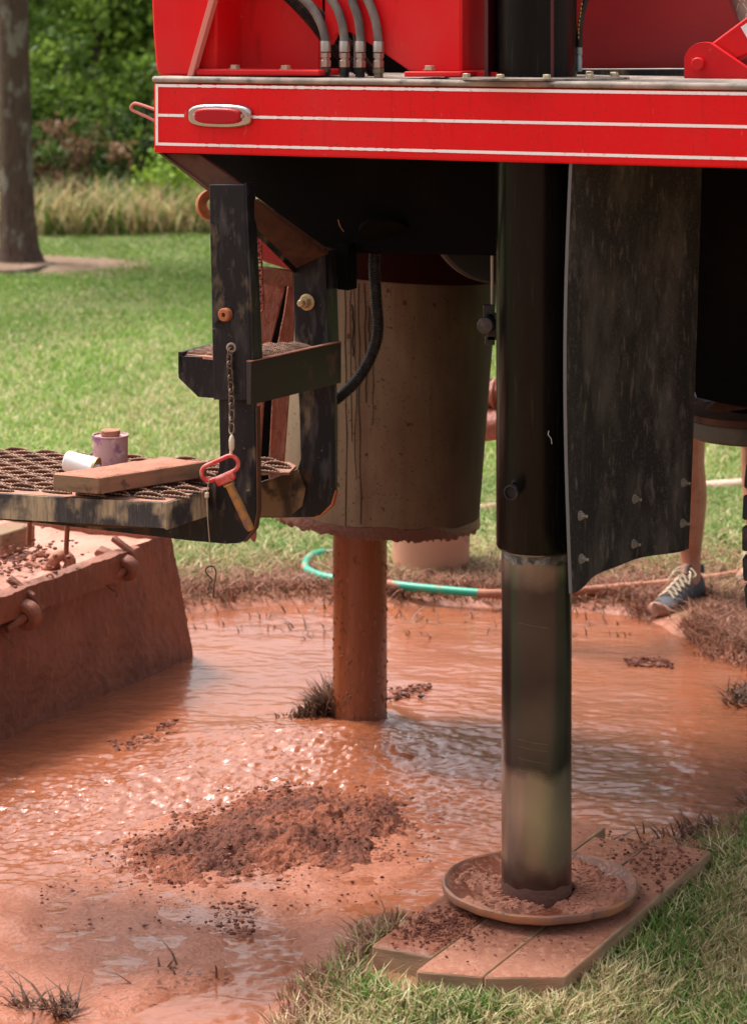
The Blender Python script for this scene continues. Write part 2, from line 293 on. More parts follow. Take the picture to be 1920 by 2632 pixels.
def water_mat():
    m = bpy.data.materials.new('muddy_water'); m.use_nodes = True; k = N(m); b = k.b
    m1, _ = noise_mask(k, 1.6, .38, .65); m2, _ = noise_mask(k, 7, .42, .66, (1, 2.2, 1), seed=2)
    x = k.new('ShaderNodeMix', data_type='RGBA'); k.l(m1, x.inputs[0]); x.inputs[6].default_value = (.31, .095, .040, 1); x.inputs[7].default_value = (.25, .083, .042, 1)
    y = k.new('ShaderNodeMix', data_type='RGBA'); k.l(m2, y.inputs[0]); k.l(x.outputs[2], y.inputs[6]); y.inputs[7].default_value = (.30, .100, .052, 1)
    k.l(y.outputs[2], b.inputs['Base Color']); b.inputs['Roughness'].default_value = .055; b.inputs['IOR'].default_value = 1.45; b.inputs['Coat Weight'].default_value = .45; b.inputs['Coat Roughness'].default_value = .03
    _, n1 = noise_mask(k, 20, 0, 1, (1, 3.2, 1), seed=3, detail=5, rough=.62); _, n2 = noise_mask(k, 110, 0, 1, (1, 1.8, 1), seed=6, detail=3)
    b1 = k.new('ShaderNodeBump'); b1.inputs['Strength'].default_value = .36; b1.inputs['Distance'].default_value = .006; k.l(n1.outputs[0], b1.inputs['Height'])
    b2 = k.new('ShaderNodeBump'); b2.inputs['Strength'].default_value = .35; b2.inputs['Distance'].default_value = .002; k.l(n2.outputs[0], b2.inputs['Height']); k.l(b1.outputs[0], b2.inputs['Normal'])
    k.l(b2.outputs[0], b.inputs['Normal']); return m
M['water'] = water_mat()
# ------------------------------------------------------------------ ground, pool, pile
POOL = [G(*p) for p in [(-500, 1350), (300, 1350), (420, 1347), (560, 1332), (700, 1326), (900, 1334), (1100, 1338), (1280, 1345), (1420, 1352), (1500, 1385), (1610, 1440), (1760, 1500), (1800, 1650), (1720, 1760), (1580, 1880), (1420, 1990), (1200, 2150), (1000, 2130), (880, 2105), (800, 2125), (760, 2170), (690, 2215), (640, 2290), (560, 2500), (-500, 2500)]]
BAR = [G(*p) for p in [(-300, 1975), (60, 1930), (200, 1850), (400, 1760), (640, 1740), (900, 1790), (1010, 1850), (1000, 1900), (960, 1960), (880, 2060), (640, 2130), (520, 2190), (380, 2220), (120, 2300), (-300, 2330)]]
CAS = G(796, 1592)
PLKP = [Vector((-.03, 5.10, 0)), Vector((.085, 4.98, 0)), Vector((.37, 4.93, 0)), Vector((.80, 5.74, 0)), Vector((.45, 6.0, 0))]
def ground_z(X, Y):
    s = sdist(X, Y, POOL); n = fbm(X*1.3, Y*1.3, 4, 1)-.5; n2 = fbm(X*9, Y*9, 4, 2)-.5
    s = s+.10*(fbm(X*3.5, Y*3.5, 4, 5)-.5)
    h = .028+.03*n+.012*n2-.085*sstep(-.06, .22, s)
    bar = sstep(-.08, .10, sdist(X, Y, BAR)+.16*(fbm(X*4, Y*4, 4, 8)-.5)); h = h+bar*(.066+.014*n2+.01*n)
    h = h+.026*sstep(-.22, -.03, sdist(X, Y, PLKP))*(1-sstep(-.02, .16, s))
    rgt = sstep(.95, 1.35, X)*sstep(5.7, 6.1, Y)*sstep(8.3, 7.7, Y); h = h+rgt*(.075*(fbm(X*11, Y*11, 4, 77)-.28))
    far = sstep(9, 26, Y); h = h+far*.06*(fbm(X*.5, Y*.5, 3, 3)-.5)
    return h, np.maximum(np.maximum(sstep(-.22, .05, s), .75*sstep(-.16, -.03, sdist(X, Y, PLKP))), .8*sstep(4.4, 3.2, Y)*sstep(-9, -6, Y) if False else np.where(Y < 4.3, .75, 0))  # mud on unseen ground behind the camera, added to warm the bounced light
def axis(lo, hi, d, far_lo, far_hi):
    a = list(np.arange(lo, hi+1e-6, d)); st = d; p = lo
    while p > far_lo: st *= 1.16; p -= st; a.insert(0, p)
    st = d; p = hi
    while p < far_hi: st *= 1.16; p += st; a.append(p)
    return np.array(a)
def gridfaces(nx, ny):
    i = np.arange(nx*ny).reshape(ny, nx); return np.stack([i[:-1, :-1], i[:-1, 1:], i[1:, 1:], i[1:, :-1]], -1).reshape(-1, 4)
xa = axis(-1.5, 1.7, .012, -160, 160); ya = axis(4.75, 9.2, .014, -60, 220)
X, Y = np.meshgrid(xa, ya); Z, MU = ground_z(X, Y)
g = npmesh('ground', np.stack([X, Y, Z], -1).reshape(-1, 3), [gridfaces(len(xa), len(ya))], M['ground'], attrs={'mud': MU.ravel()}); tag(g, kind='structure')
xa = np.arange(-1.9, 2.2, .0065); ya = np.arange(4.6, 8.9, .0075); X, Y = np.meshgrid(xa, ya)
def flow(X, Y):
    r = np.hypot(X-CAS.x, (Y-CAS.y)); fr = np.exp(-((X-CAS.x+.10)**2/.10+(Y-(CAS.y-.28))**2/.035)); up = np.exp(-((r-.10)/.05)**2)
    turb = np.exp(-((X+.35)**2/.35+(Y-6.45)**2/.10)); calm = sstep(.25, .9, X)*.4
    wv = (fbm(X*4+Y*2.5, Y*9, 4, 1)-.5)*.014+(fbm(X*24+Y*8, Y*38, 4, 4, .6)-.5)*.007*(1+1.8*turb)
    ch = (1-np.abs(fbm(X*17+Y*6, Y*38, 5, 6, .62)*2-1))
    return wv*(1-.5*calm)*(1-.6*sstep(6.9, 7.6, Y))+fr*(.020+.020*(ch-.5)+.016*(fbm(X*34, Y*70, 4, 18, .65)-.5))+up*.012+turb*.015*(ch-.62)+(turb+np.exp(-((X+.85)**2/.5+(Y-6.1)**2/.16)))*.013*((1-np.abs(fbm(X*24-Y*10, Y*60, 5, 16, .65)*2-1))-.6)
Z = flow(X, Y)
wob = npmesh('mud_water', np.stack([X, Y, Z], -1).reshape(-1, 3), [gridfaces(len(xa), len(ya))], M['water']); tag(wob, kind='structure')
# pile of cuttings
pc = G(570, 1850); PL = [G(*p) for p in [(180, 1895), (330, 1815), (460, 1740), (640, 1725), (800, 1735), (930, 1780), (985, 1830), (860, 1890), (760, 1935), (600, 1950), (440, 1965), (240, 1930)]]
xa = np.arange(pc.x-.75, pc.x+.75, .0045); ya = np.arange(pc.y-.60, pc.y+.60, .0055); X, Y = np.meshgrid(xa, ya)
s = sdist(X, Y, PL)+.17*(fbm(X*7, Y*7, 5, 9, .6)-.5)
e = sstep(-.12, .34, s)*(.55+.9*fbm(X*5, Y*5, 3, 22)); cl = 1-np.abs(fbm(X*48, Y*48, 4, 12, .6)*2-1); cl2 = fbm(X*100, Y*100, 2, 13)
Z = -.020+e*.040+sstep(-.1, .08, s)*((cl-.6)*.018+(cl2-.5)*.013)+.030*(sstep(-.12, 0, s))*(fbm(X*14, Y*14, 3, 21)-.35)
Z = np.where(s < -.12, -.045, Z)
npo = npmesh('cuttings_pile', np.stack([X, Y, Z], -1).reshape(-1, 3), [gridfaces(len(xa), len(ya))], M['clod'], off=tuple(pc))
tag(npo, 'low mound of crumbly dark red drill cuttings in the muddy water', 'dirt pile')
# loose clods, scattered mud crumbs
def blobs(name, pts, rad, m, seed=1, flat=.7):
    rg = np.random.default_rng(seed); ico = np.array([(0, 0, 1), (.894, 0, .447), (.276, .851, .447), (-.724, .526, .447), (-.724, -.526, .447), (.276, -.851, .447), (.724, .526, -.447), (-.276, .851, -.447), (-.894, 0, -.447), (-.276, -.851, -.447), (.724, -.526, -.447), (0, 0, -1)])
    fc = np.array([(0, 1, 2), (0, 2, 3), (0, 3, 4), (0, 4, 5), (0, 5, 1), (1, 6, 2), (2, 7, 3), (3, 8, 4), (4, 9, 5), (5, 10, 1), (2, 6, 7), (3, 7, 8), (4, 8, 9), (5, 9, 10), (1, 10, 6), (6, 11, 7), (7, 11, 8), (8, 11, 9), (9, 11, 10), (10, 11, 6)])
    n = len(pts); v = ico[None]*(1+rg.uniform(-.35, .35, (n, 12, 1)))*np.array(rad)[:, None, None]; v = v*np.array([1.25, 1, flat]); v = v+np.array(pts)[:, None]
    f = fc[None]+np.arange(n)[:, None, None]*12
    return npmesh(name, v.reshape(-1, 3), [f.reshape(-1, 3)], m, smooth=False)
pts = []; rad = []
def scatter(poly, n, r0, r1, z=.0, pile=False):
    xs = [p[0] for p in poly]; ys = [p[1] for p in poly]; a = RNG.uniform(min(xs), max(xs), n*3); b = RNG.uniform(min(ys), max(ys), n*3)
    k = (sdist(a, b, poly)+.10*(fbm(a*6, b*6, 3, 9)-.5) > 0) & (fbm(a*7, b*7, 3, 31) > .47); a = a[k][:n]; b = b[k][:n]
    for x, y in zip(a, b):
        r = r0+(r1-r0)*random.random()**3
        if pile:
            sd_ = float(sdist(np.array([x]), np.array([y]), PL)[0]); zz = -.022+.040*float(sstep(-.10, .24, np.array([sd_]))[0])+random.uniform(0, .02)
        else: zz = z
        pts.append((x, y, zz)); rad.append(r)
scatter(PL, 1300, .0012, .006, pile=True)
scatter([G(*p) for p in [(40, 2000), (200, 1880), (700, 1900), (1000, 1830), (980, 1960), (600, 2060), (100, 2080)]], 500, .001, .0045, z=.008)
scatter([G(*p) for p in [(480, 2010), (560, 2000), (560, 2080), (470, 2080)]], 130, .0015, .007, z=.014)
scatter([G(*p) for p in [(1380, 1455), (1480, 1460), (1490, 1480), (1380, 1475)]], 190, .002, .009, z=.004)
scatter([G(*p) for p in [(850, 1530), (960, 1510), (940, 1545), (850, 1555)]], 90, .002, .010, z=.006)
scatter([G(*p) for p in [(230, 1640), (400, 1590), (400, 1620), (260, 1665)]], 170, .0015, .008, z=.004)
scatter([G(*p) for p in [(60, 2010), (150, 1990), (150, 2010), (70, 2040)]], 26, .003, .010, z=.012)
scatter([G(*p) for p in [(600, 2215), (720, 2205), (720, 2230), (610, 2240)]], 50, .004, .012, z=.012)
tag(blobs('soil_clods', pts, rad, M['crumb'], 4), 'scattered dark crumbs of wet soil on the mud', 'soil', kind='stuff')
# ------------------------------------------------------------------ grass
def blades(name, Pn, h, wd, lean, col, m=None, zoff=-.004):
    n = len(Pn); a = RNG.uniform(0, 2*np.pi, n); b = a+RNG.uniform(-.7, .7, n)+np.pi/2
    h = h*RNG.uniform(.55, 1.25, n); L = lean*RNG.uniform(.2, 1.5, n)*h; wd = wd*RNG.uniform(.7, 1.3, n)
    dx, dy = np.cos(a), np.sin(a); lx, ly = np.cos(b), np.sin(b)
    P = Pn.copy(); P[:, 2] += zoff; v = np.zeros((n, 5, 3))
    for i, (t, s, ww) in enumerate([(0, -1, 1), (0, 1, 1), (.55, -1, .8), (.55, 1, .8), (1, 0, 0)]):
        v[:, i, 0] = P[:, 0]+s*ww*wd*dx+lx*L*t**1.7; v[:, i, 1] = P[:, 1]+s*ww*wd*dy+ly*L*t**1.7; v[:, i, 2] = P[:, 2]+h*t*(1-.25*np.minimum(lean, 1.3)*t)
    base = np.arange(n)[:, None]*5
    c = np.repeat(col[:, None, :], 5, 1)
    o = npmesh(name, v.reshape(-1, 3), [base+np.array([[0, 1, 3, 2]]), base+np.array([[2, 3, 4]])], m or M['blade'], attrs={'tint': c.reshape(-1, 3)}, smooth=False)
    return o
GREEN = np.array([(.09, .17, .02), (.14, .24, .04), (.21, .31, .075), (.10, .19, .035)]); STRAW = np.array([(.58, .47, .25), (.48, .37, .19), (.70, .60, .36), (.40, .32, .15)])
MUDC = np.array([(.34, .16, .10), (.42, .22, .15), (.22, .11, .07), (.30, .18, .11)])
def pick(pal, n): return pal[RNG.integers(0, len(pal), n)]*RNG.uniform(.8, 1.2, (n, 1))
def field(x0, x1, y0, y1, dens, cond=None):
    n = int((x1-x0)*(y1-y0)*dens); a = RNG.uniform(x0, x1, n); b = RNG.uniform(y0, y1, n)
    if cond is not None: k = cond(a, b); a = a[k]; b = b[k]
    z, mu = ground_z(a, b); return np.stack([a, b, z], -1), mu
PLK = [Vector((-.03, 5.12, 0)), Vector((.085, 4.99, 0)), Vector((.36, 4.965, 0)), Vector((.79, 5.78, 0)), Vector((.45, 6.0, 0))]
def ok_near(a, b):
    s = sdist(a, b, POOL)+.10*(fbm(a*3.5, b*3.5, 4, 5)-.5)
    return (s < RNG.uniform(-.06, .035, len(a))) & (sdist(a, b, PLK) < -.014)
P, mu = field(-.35, 1.45, 4.55, 6.9, 34000, ok_near)
n = len(P); st = fbm(P[:, 0]*5, P[:, 1]*5, 3, 41)
gr = RNG.random(n) < np.clip((st-.28)*1.8, .15, .7); mu_ = RNG.random(n) < np.clip(sstep(-.14, .04, sdist(P[:, 0], P[:, 1], POOL)), 0, .7)
c = np.where(gr[:, None], pick(GREEN, n), pick(STRAW, n)); c = np.where(mu_[:, None], pick(MUDC, n), c)
tag(blades('grass', P, .050, .0021, .95, c), 'short mown grass, part green part straw, beside the timber pad', 'grass', kind='stuff')
# far bank and lawn
SHOEX = [Vector((.87, 8.20, 0)), Vector((.97, 8.12, 0)), Vector((1.16, 8.45, 0)), Vector((1.06, 8.52, 0))]
def ok_far(a, b):
    s = sdist(a, b, POOL)+.10*(fbm(a*3.5, b*3.5, 4, 5)-.5); return (s < RNG.uniform(-.10, .04, len(a))+np.where(a > .85, .09, 0)) & (sdist(a, b, SHOEX) < -.0)
P1, mu1 = field(-1.7, 2.1, 8.2, 10.6, 15000, ok_far)
Px, mx_ = field(1.0, 2.3, 5.7, 8.2, 13000, ok_far); P1 = np.concatenate([P1, Px])
n = len(P1); ds = np.maximum(0, -sdist(P1[:, 0], P1[:, 1], POOL)); rt = sstep(.1, 1.2, P1[:, 0])
mc = RNG.random(n) < np.clip(1.15-ds*(1.9-.9*rt), 0, 1); st = fbm(P1[:, 0]*2.5, P1[:, 1]*2.5, 3, 43)
gr = RNG.random(n) < np.clip(.15+ds*.42+(st-.5)*1.2-.12*rt, .05, .85)
c = np.where(gr[:, None], pick(GREEN*1.15, n), pick(STRAW, n)); c = np.where(mc[:, None], pick(MUDC*np.array([1, .9, .9]), n), c)
tag(blades('bank_grass', P1, .062, .0028, 1.2, c), 'muddied and drying grass along the far bank of the pool', 'grass', kind='stuff')
P2, _ = field(-3.6, 2.6, 10.5, 24.0, 1, None); n = 200000
yy = 10.5+13.0*RNG.random(n)**1.25; xx = RNG.uniform(-1, 1, n)*(.175*yy+.2); xx = np.where(xx > .3, xx*1.0, xx); z, _ = ground_z(xx, yy)
P2 = np.stack([xx, yy, z], -1); TREE = G(42, 592)
k = np.hypot((P2[:, 0]-TREE.x-.15)/1.0, (P2[:, 1]-TREE.y+.15)/.95) > .62+.25*RNG.random(n); P2 = P2[k]; n = len(P2)
st = fbm(P2[:, 0]*.9, P2[:, 1]*.45, 4, 45); gr = RNG.random(n) < np.clip(.74+(P2[:, 1]-10.5)*.045+(st-.5)*1.3, .5, .98)
dk = np.clip(1.25-(P2[:, 1]-10)*.03, .7, 1.2)*(.75+.5*fbm(P2[:, 0]*1.3, P2[:, 1]*.6, 3, 46))
c = np.where(gr[:, None], pick(GREEN*np.array([1.2, 1.15, 1.0]), n), pick(STRAW*.9, n))*dk[:, None]
tag(blades('lawn_grass', P2, .045, .00024*P2[:, 1], 1.0, c), 'mown lawn stretching back to the edge of the wood', 'grass', kind='stuff')
# twigs and mud-soaked stubble standing in the wet bank
P3, _ = field(.95, 1.75, 5.75, 8.3, 9000, lambda a, b: (sdist(a, b, POOL) > -.1) & (fbm(a*5, b*5, 3, 51) > .47+.25*sstep(0, .30, 1.28-a)))
P3b, _ = field(-.35, .05, 6.98, 7.35, 2200, lambda a, b: (((a+.10)/.085)**2+((b-7.28)/.05)**2 < 1))
P3c, _ = field(-.9, 1.5, 8.05, 8.6, 900, lambda a, b: fbm(a*4, b*4, 3, 52) > .45)
tb = []
for (x, y, sx, n_) in ((122, 2236, .026, 50), (55, 2225, .02, 20), (150, 2250, .02, 24), (740, 2200, .05, 16), (400, 2160, .05, 12), (1440, 1890, .10, 60), (1580, 1850, .06, 160)):
    g_ = G(x, y); tb.append(np.stack([g_.x+RNG.normal(0, sx, n_), g_.y+RNG.normal(0, sx*.5, n_), np.full(n_, .004)], -1))
P3 = np.concatenate([P3, P3c[::3]]+tb); P3[:, 2] = np.maximum(P3[:, 2], -.004)
tag(blades('mud_stubble', P3, .055, .003, 1.5, pick(MUDC*.45, len(P3))), 'dark mud-soaked stubble at the edge of the pool', 'stubble', kind='stuff')
# tuft behind the casing
n = 760; a = .06-np.abs(RNG.normal(0, .06, n)); b = RNG.normal(0, .02, n); tc = G(704, 1585)
P4 = np.stack([tc.x+a, tc.y+b, np.full(n, -.005)], -1); tf = blades('grass_tuft', P4-np.array([0, 0, 0]), .135*np.clip(1+(a-.05)*7, .2, 1.2), .003, .7, pick(MUDC*.42, n))
tag(tf, 'dark mud-caked grass tuft poking up left of the casing', 'grass', kind='stuff')
# ------------------------------------------------------------------ wood: leaf clumps
LEAFQ = np.array([(-.5, 0, 0), (0, -.34, 0), (.5, 0, 0), (0, .34, 0)])
def leaves(cent, rad, n, size, rg, shells=None):
    """clumps within an ellipsoid; returns points"""
    nc = max(6, n//70); c = rg.normal(0, 1, (nc, 3)); c /= np.linalg.norm(c, axis=1)[:, None]; c *= (rg.random((nc, 1))**.35)
    k = rg.integers(0, nc, n); p = c[k]+rg.normal(0, .13, (n, 3)); return np.array(cent)+p*np.array(rad), k, nc
def leafmesh(name, P, size, cols, parent, rg, flat=.0):
    n = len(P); q = rg.normal(0, 1, (n, 3)); q /= np.linalg.norm(q, axis=1)[:, None]; t = rg.normal(0, 1, (n, 3)); t -= q*np.sum(q*t, 1)[:, None]; t /= np.linalg.norm(t, axis=1)[:, None]; bb = np.cross(q, t)
    s = (size*rg.uniform(.6, 1.4, n))[:, None, None]
    v = P[:, None]+s*(LEAFQ[None, :, :1]*t[:, None]+LEAFQ[None, :, 1:2]*bb[:, None])
    f = np.arange(n*4).reshape(-1, 4); off = wloc(parent) if parent else (0, 0, 0)
    return npmesh(name, v.reshape(-1, 3), [f], M['leaf'], parent=parent, attrs={'tint': np.repeat(cols, 4, 0)}, smooth=False, off=tuple(off))
def shrub(name, x, y, rx, ry, h, n, size, pal, label, cat, seed, stem_h=None, group='shrubs and trees at the edge of the wood'):
    rg = np.random.default_rng(seed); t = thing(name, (x, y, 0), label, cat, group)
    P, k, nc = leaves((x, y, h*.52), (rx, ry, h*.5), n, size, rg); P[:, 2] = np.maximum(P[:, 2], .02)
    cc = np.array(pal)[rg.integers(0, len(pal), nc)][k]*rg.uniform(.7, 1.3, (len(P), 1))
    leafmesh('foliage' if cat != 'tree' else 'crown', P, size, cc, t, rg)
    mb = MB()
    for i in range(5 if cat != 'tree' else 1):
        r = .02 if cat != 'tree' else .09; dx = random.uniform(-.5, .5)*rx*(cat != 'tree'); 
        mb.tube([(x, y, -.05), (x+dx*.5, y+random.uniform(-.1, .1), h*.4), (x+dx, y+random.uniform(-.3, .3), h*.85)], [r, r*.8, r*.3], 6)
    obj('stem' if cat != 'tree' else 'trunk', mb, M['bark'], t)
    return t
DG = [(.055, .10, .016), (.09, .15, .025), (.03, .06, .013)]; MG = [(.14, .23, .03), (.23, .33, .055), (.075, .135, .02)]; YG = [(.24, .36, .04), (.18, .30, .04)]; BR = [(.17, .09, .05), (.22, .13, .07), (.10, .10, .03), (.08, .13, .03)]
def bx(x, D): return (x-826)*D/F
shrub('shrub', bx(420, 23.4), 23.4, .5, .5, .95, 1500, .06, YG, 'bright yellow-green low shrub at the lawn edge by the red bumper', 'shrub', 1)
shrub('shrub', bx(150, 23.6), 23.8, .55, .45, 1.0, 1300, .065, BR+[(.07, .10, .03)], 'withered reddish brown shrub just right of the tree trunk', 'shrub', 2)
shrub('shrub', bx(-20, 24), 24.0, .6, .5, .9, 1200, .065, BR+[(.07, .12, .03)], 'withered brown shrub at the far left edge behind the trunk', 'shrub', 3)
shrub('shrub', bx(290, 24.6), 24.8, .7, .6, 1.5, 2600, .075, DG+MG[:1], 'dark green shrub in the middle of the wood edge', 'shrub', 4)
shrub('shrub', bx(90, 25.5), 25.8, .9, .7, 1.9, 3400, .08, MG, 'mid green shrub rising right behind the tree trunk', 'shrub', 5)
shrub('tree', bx(210, 26.5), 26.8, 1.1, .9, 3.2, 5200, .095, MG+YG[:1], 'young leafy tree with bright green leaves behind the shrubs', 'tree', 6)
shrub('tree', bx(350, 27), 27.3, 1.0, .9, 3.6, 4800, .095, MG+DG[:1], 'leafy tree nearest the red machine at the wood edge', 'tree', 7)
shrub('tree', bx(-60, 27), 27.5, 1.3, .9, 3.8, 5000, .10, DG+MG, 'dark leafy tree at the left edge behind the trunk', 'tree', 8)
shrub('shrub', bx(560, 25), 25.2, 1.0, .7, 1.8, 2400, .09, DG+MG, 'green shrub mostly hidden behind the red machine', 'shrub', 9)
rg = np.random.default_rng(77); n = 85000; Xf = rg.uniform(-15, 15, n); Yf = rg.uniform(28.5, 34, n)
top = 3.4+2.0*fbm(Xf*.35, Yf*.3, 3, 61)+sstep(-.5, 3.5, Xf)*(4.5+2.5*fbm(Xf*.8, Yf*.3, 3, 62)); Zf = rg.random(n)*top; cf = np.array(DG+MG[:2]+[(.02, .04, .01)])[rg.integers(0, 6, n)]*(.5+1.0*fbm(Xf*1.1, Zf*1.1+Yf*.4, 3, 63))[:, None]
o = leafmesh('woodland', np.stack([Xf, Yf, Zf], -1), .24, cf, None, rg); tag(o, 'dense dark green woodland behind the lawn', 'woodland', kind='stuff')
n = 16000; P5 = np.stack([rg.uniform(-5.5, 3, n), 22.3+1.7*rg.random(n)**1.2, np.zeros(n)], -1)
cw = np.where((rg.random(n) < .62)[:, None], pick(np.array([(.52, .39, .19), (.44, .31, .15), (.60, .50, .28), (.32, .21, .11)]), n), pick(GREEN*.8, n))
tag(blades('tall_weeds', P5, .62*RNG.uniform(.35, 1, n), .009, .8, cw), 'tall dry straw-coloured weeds in front of the wood', 'weeds', kind='stuff')
# the tree on the lawn
t = thing('lawn_tree', TREE, 'tall tree with grey-brown lichened bark standing alone on the lawn', 'tree')
mb = MB(); prof = [(-.1, .27), (.0, .225), (.06, .185), (.15, .158), (.35, .138), (.8, .128), (1.5, .122), (2.4, .118), (4, .12), (6, .07)]
path = [Vector((TREE.x-.02*z, TREE.y, z)) for z, _ in prof]; mb.tube(path, [r for _, r in prof], 28)
for i, p in enumerate(mb.v):
    a = math.atan2(p.y-TREE.y, p.x-TREE.x); p.xy = p.xy+(p.xy-TREE.xy)*(.10*math.sin(a*5+1)*max(0, 1-p.z/.3)+.03*math.sin(a*9+p.z*3))
obj('trunk', mb, M['bark'], t)
mb = MB()
for i in range(7):
    a = i*.9; mb.tube([(TREE.x, TREE.y, 3.6+i*.3), (TREE.x+math.cos(a)*.9, TREE.y+math.sin(a)*.9, 4.5+i*.3), (TREE.x+math.cos(a)*1.7, TREE.y+math.sin(a)*1.7, 5+i*.35)], [.05, .035, .01], 7)
obj('limbs', mb, M['bark'], t)
P, k, nc = leaves((TREE.x, TREE.y, 5.6), (2.1, 2.1, 1.6), 5000, .12, rg); leafmesh('crown', P, .12, np.array(MG)[rg.integers(0, 3, nc)][k], t, rg)
mb = MB(); 
for i in range(24): pass
ang = np.linspace(0, 2*np.pi, 40, endpoint=False)
xs, ys = np.meshgrid(np.linspace(-1.5, 1.7, 80), np.linspace(-1.1, 1.0, 60)); Xm = TREE.x+xs; Ym = TREE.y+ys; zg, _ = ground_z(Xm, Ym)
dd = np.hypot((xs-.15)/.9, (ys+.15)/.85)+.5*(fbm(Xm*3, Ym*3, 3, 71)-.5); zm = zg+.03*np.clip(1-dd, -.6, .6)+.008*fbm(Xm*12, Ym*12, 3, 72)
M['mulch'] = mat('bare_mulch', (.20, .13, .09), .95, spec=.1, var=[((.32, .22, .15), 8, .45, .65, O1, .7), ((.12, .08, .055), 25, .5, .65, O1, .7)])
o = npmesh('mulch_bed', np.stack([Xm, Ym, zm], -1).reshape(-1, 3), [gridfaces(80, 60)], M['mulch'], off=tuple(TREE)); tag(o, kind='structure')
mb = MB(); mb.tube(smooth_path([G(-60, 606, .03), G(20, 607, .05), G(70, 602, .05), G(120, 590, .03)], 5), .035, 8)
tag(obj('branch', mb, M['bark'], origin=G(20, 607)), 'pale fallen branch lying at the foot of the lawn tree', 'branch')
# ================================================================== the drilling rig
JK = Vector((.353, 5.4, 0))
rig = thing('drilling_rig', JK, 'rear of a red truck-mounted drilling rig propped on a black hydraulic jack', 'drilling rig')
ZB0, ZB1, ZD = 1.712, 1.869, 1.884
# deck plate, with a worn rounded nose
mb = MB(); mb.prism([W(-.004, -.004, ZB1+.001), W(3.2, -.004, ZB1+.001), W(3.2, 3.0, ZB1+.001), W(-.004, 3.0, ZB1+.001)], UP*(ZD-ZB1-.001))
obj('deck_plate', mb, M['deck'], rig, .006, 3)
# bumper channel
mb = MB(); mb.prism([W(0, 0, ZB0), W(0, .012, ZB0), W(0, .012, ZB1-.01), W(0, .05, ZB1-.01), W(0, .05, ZB1), W(0, 0, ZB1)], U*3.2)
mb.prism([W(0, .0125, ZB0), W(0, .10, ZB0), W(0, .10, ZB0+.012), W(0, .0125, ZB0+.012)], U*3.2)
mb.prism([W(0, .051, ZB0+.013), W(.012, .051, ZB0+.013), W(.012, .051, ZB1), W(0, .051, ZB1)], V*2.8)
bump = obj('bumper', mb, M['red'], rig, .005, 3)
def stripe(z, a0, a1, h=.0066, chip=(0, 0)):
    top = []; bot = []; n = int((a1-a0)/.004)
    for i in range(n+1):
        a = a0+(a1-a0)*i/n; j = 0
        if chip[0] < a < chip[1]: j = .0022*max(0, vn(np.array([a*140.]), np.array([z*9]))[0]-.45)*2
        top.append(W(a, -.0012, z+h/2-j*.6)); bot.append(W(a, -.0012, z-h/2+j*.5+.0003*random.random()))
    mb = MB(); n = len(top); mb.add(top+bot, [(i, i+1, n+i+1, n+i) for i in range(n-1)])
    mb.add([W(a0, -.0002, z-h/2), W(a1, -.0002, z-h/2), W(a1, -.0002, z+h/2), W(a0, -.0002, z+h/2)], [])
    return mb
obj('stripe', stripe(1.8632, .006, 3.2, chip=(.1, .7)), M['white_line'], bump)
mb = stripe(1.7966, .006, .079); obj('stripe', mb, M['white_line'], bump)
obj('stripe', stripe(1.7966, .216, 3.2, chip=(.2, .44)), M['white_line'], bump)
obj('stripe', stripe(1.732, .006, 3.2, chip=(.1, .7)), M['white_line'], bump)
mb = MB(); mb.add([W(.006, -.0016, 1.729), W(.0125, -.0016, 1.729), W(.0125, -.0016, 1.8664), W(.006, -.0016, 1.8664)], [(0, 1, 2, 3)]); obj('stripe', mb, M['white_line'], bump)
# marker light
def bow(hw, hh, y0, dep, p=5.0, seg=48):
    c = R(490, 256, 0); prof = [(1, 0), (1, .3), (.93, .75), (.80, 1)]; vs = []; fs = []
    for (s, d) in prof:
        for k in range(seg):
            a = 2*math.pi*k/seg; cx = math.copysign(abs(math.cos(a))**(2/p), math.cos(a)); sy = math.copysign(abs(math.sin(a))**(2/p), math.sin(a))
            hgt = hh*(1-.20*abs(cx)**2.5); vs.append(c+U*(hw*(1-(1-s)*hh/hw)*cx)+UP*(hgt*sy*s)-V*(y0+dep*d))
    for i in range(3):
        for k in range(seg): fs.append((i*seg+k, i*seg+(k+1) % seg, (i+1)*seg+(k+1) % seg, (i+1)*seg+k))
    fs.append(tuple(range(3*seg, 4*seg))); return MB().add(vs, fs)
ml = obj('marker_light', bow(.0800, .0275, 0, .014), M['chrome'], rig, .002, 2)
obj('lens', bow(.0575, .0180, .0145, .009), M['lens'], ml, .002)
for x in (-.061, .061): obj('screw', MB().lathe([(.0045, .0), (.0045, .003), (.002, .004)], R(490, 256, 0)+U*x*.96-V*.0145, -V, 10), M['steel'], ml)
# wire handle at the left corner
mb = MB(); q = [(345, 243), (310, 231), (298, 229), (291, 235), (291, 241), (298, 246), (320, 256), (345, 268)]
mb.tube(smooth_path([R(x, y, .03+.0) for x, y in q], 5), .0036, 8); obj('grab_loop', mb, mat('pink_rod', (.5, .16, .12), .6), rig)
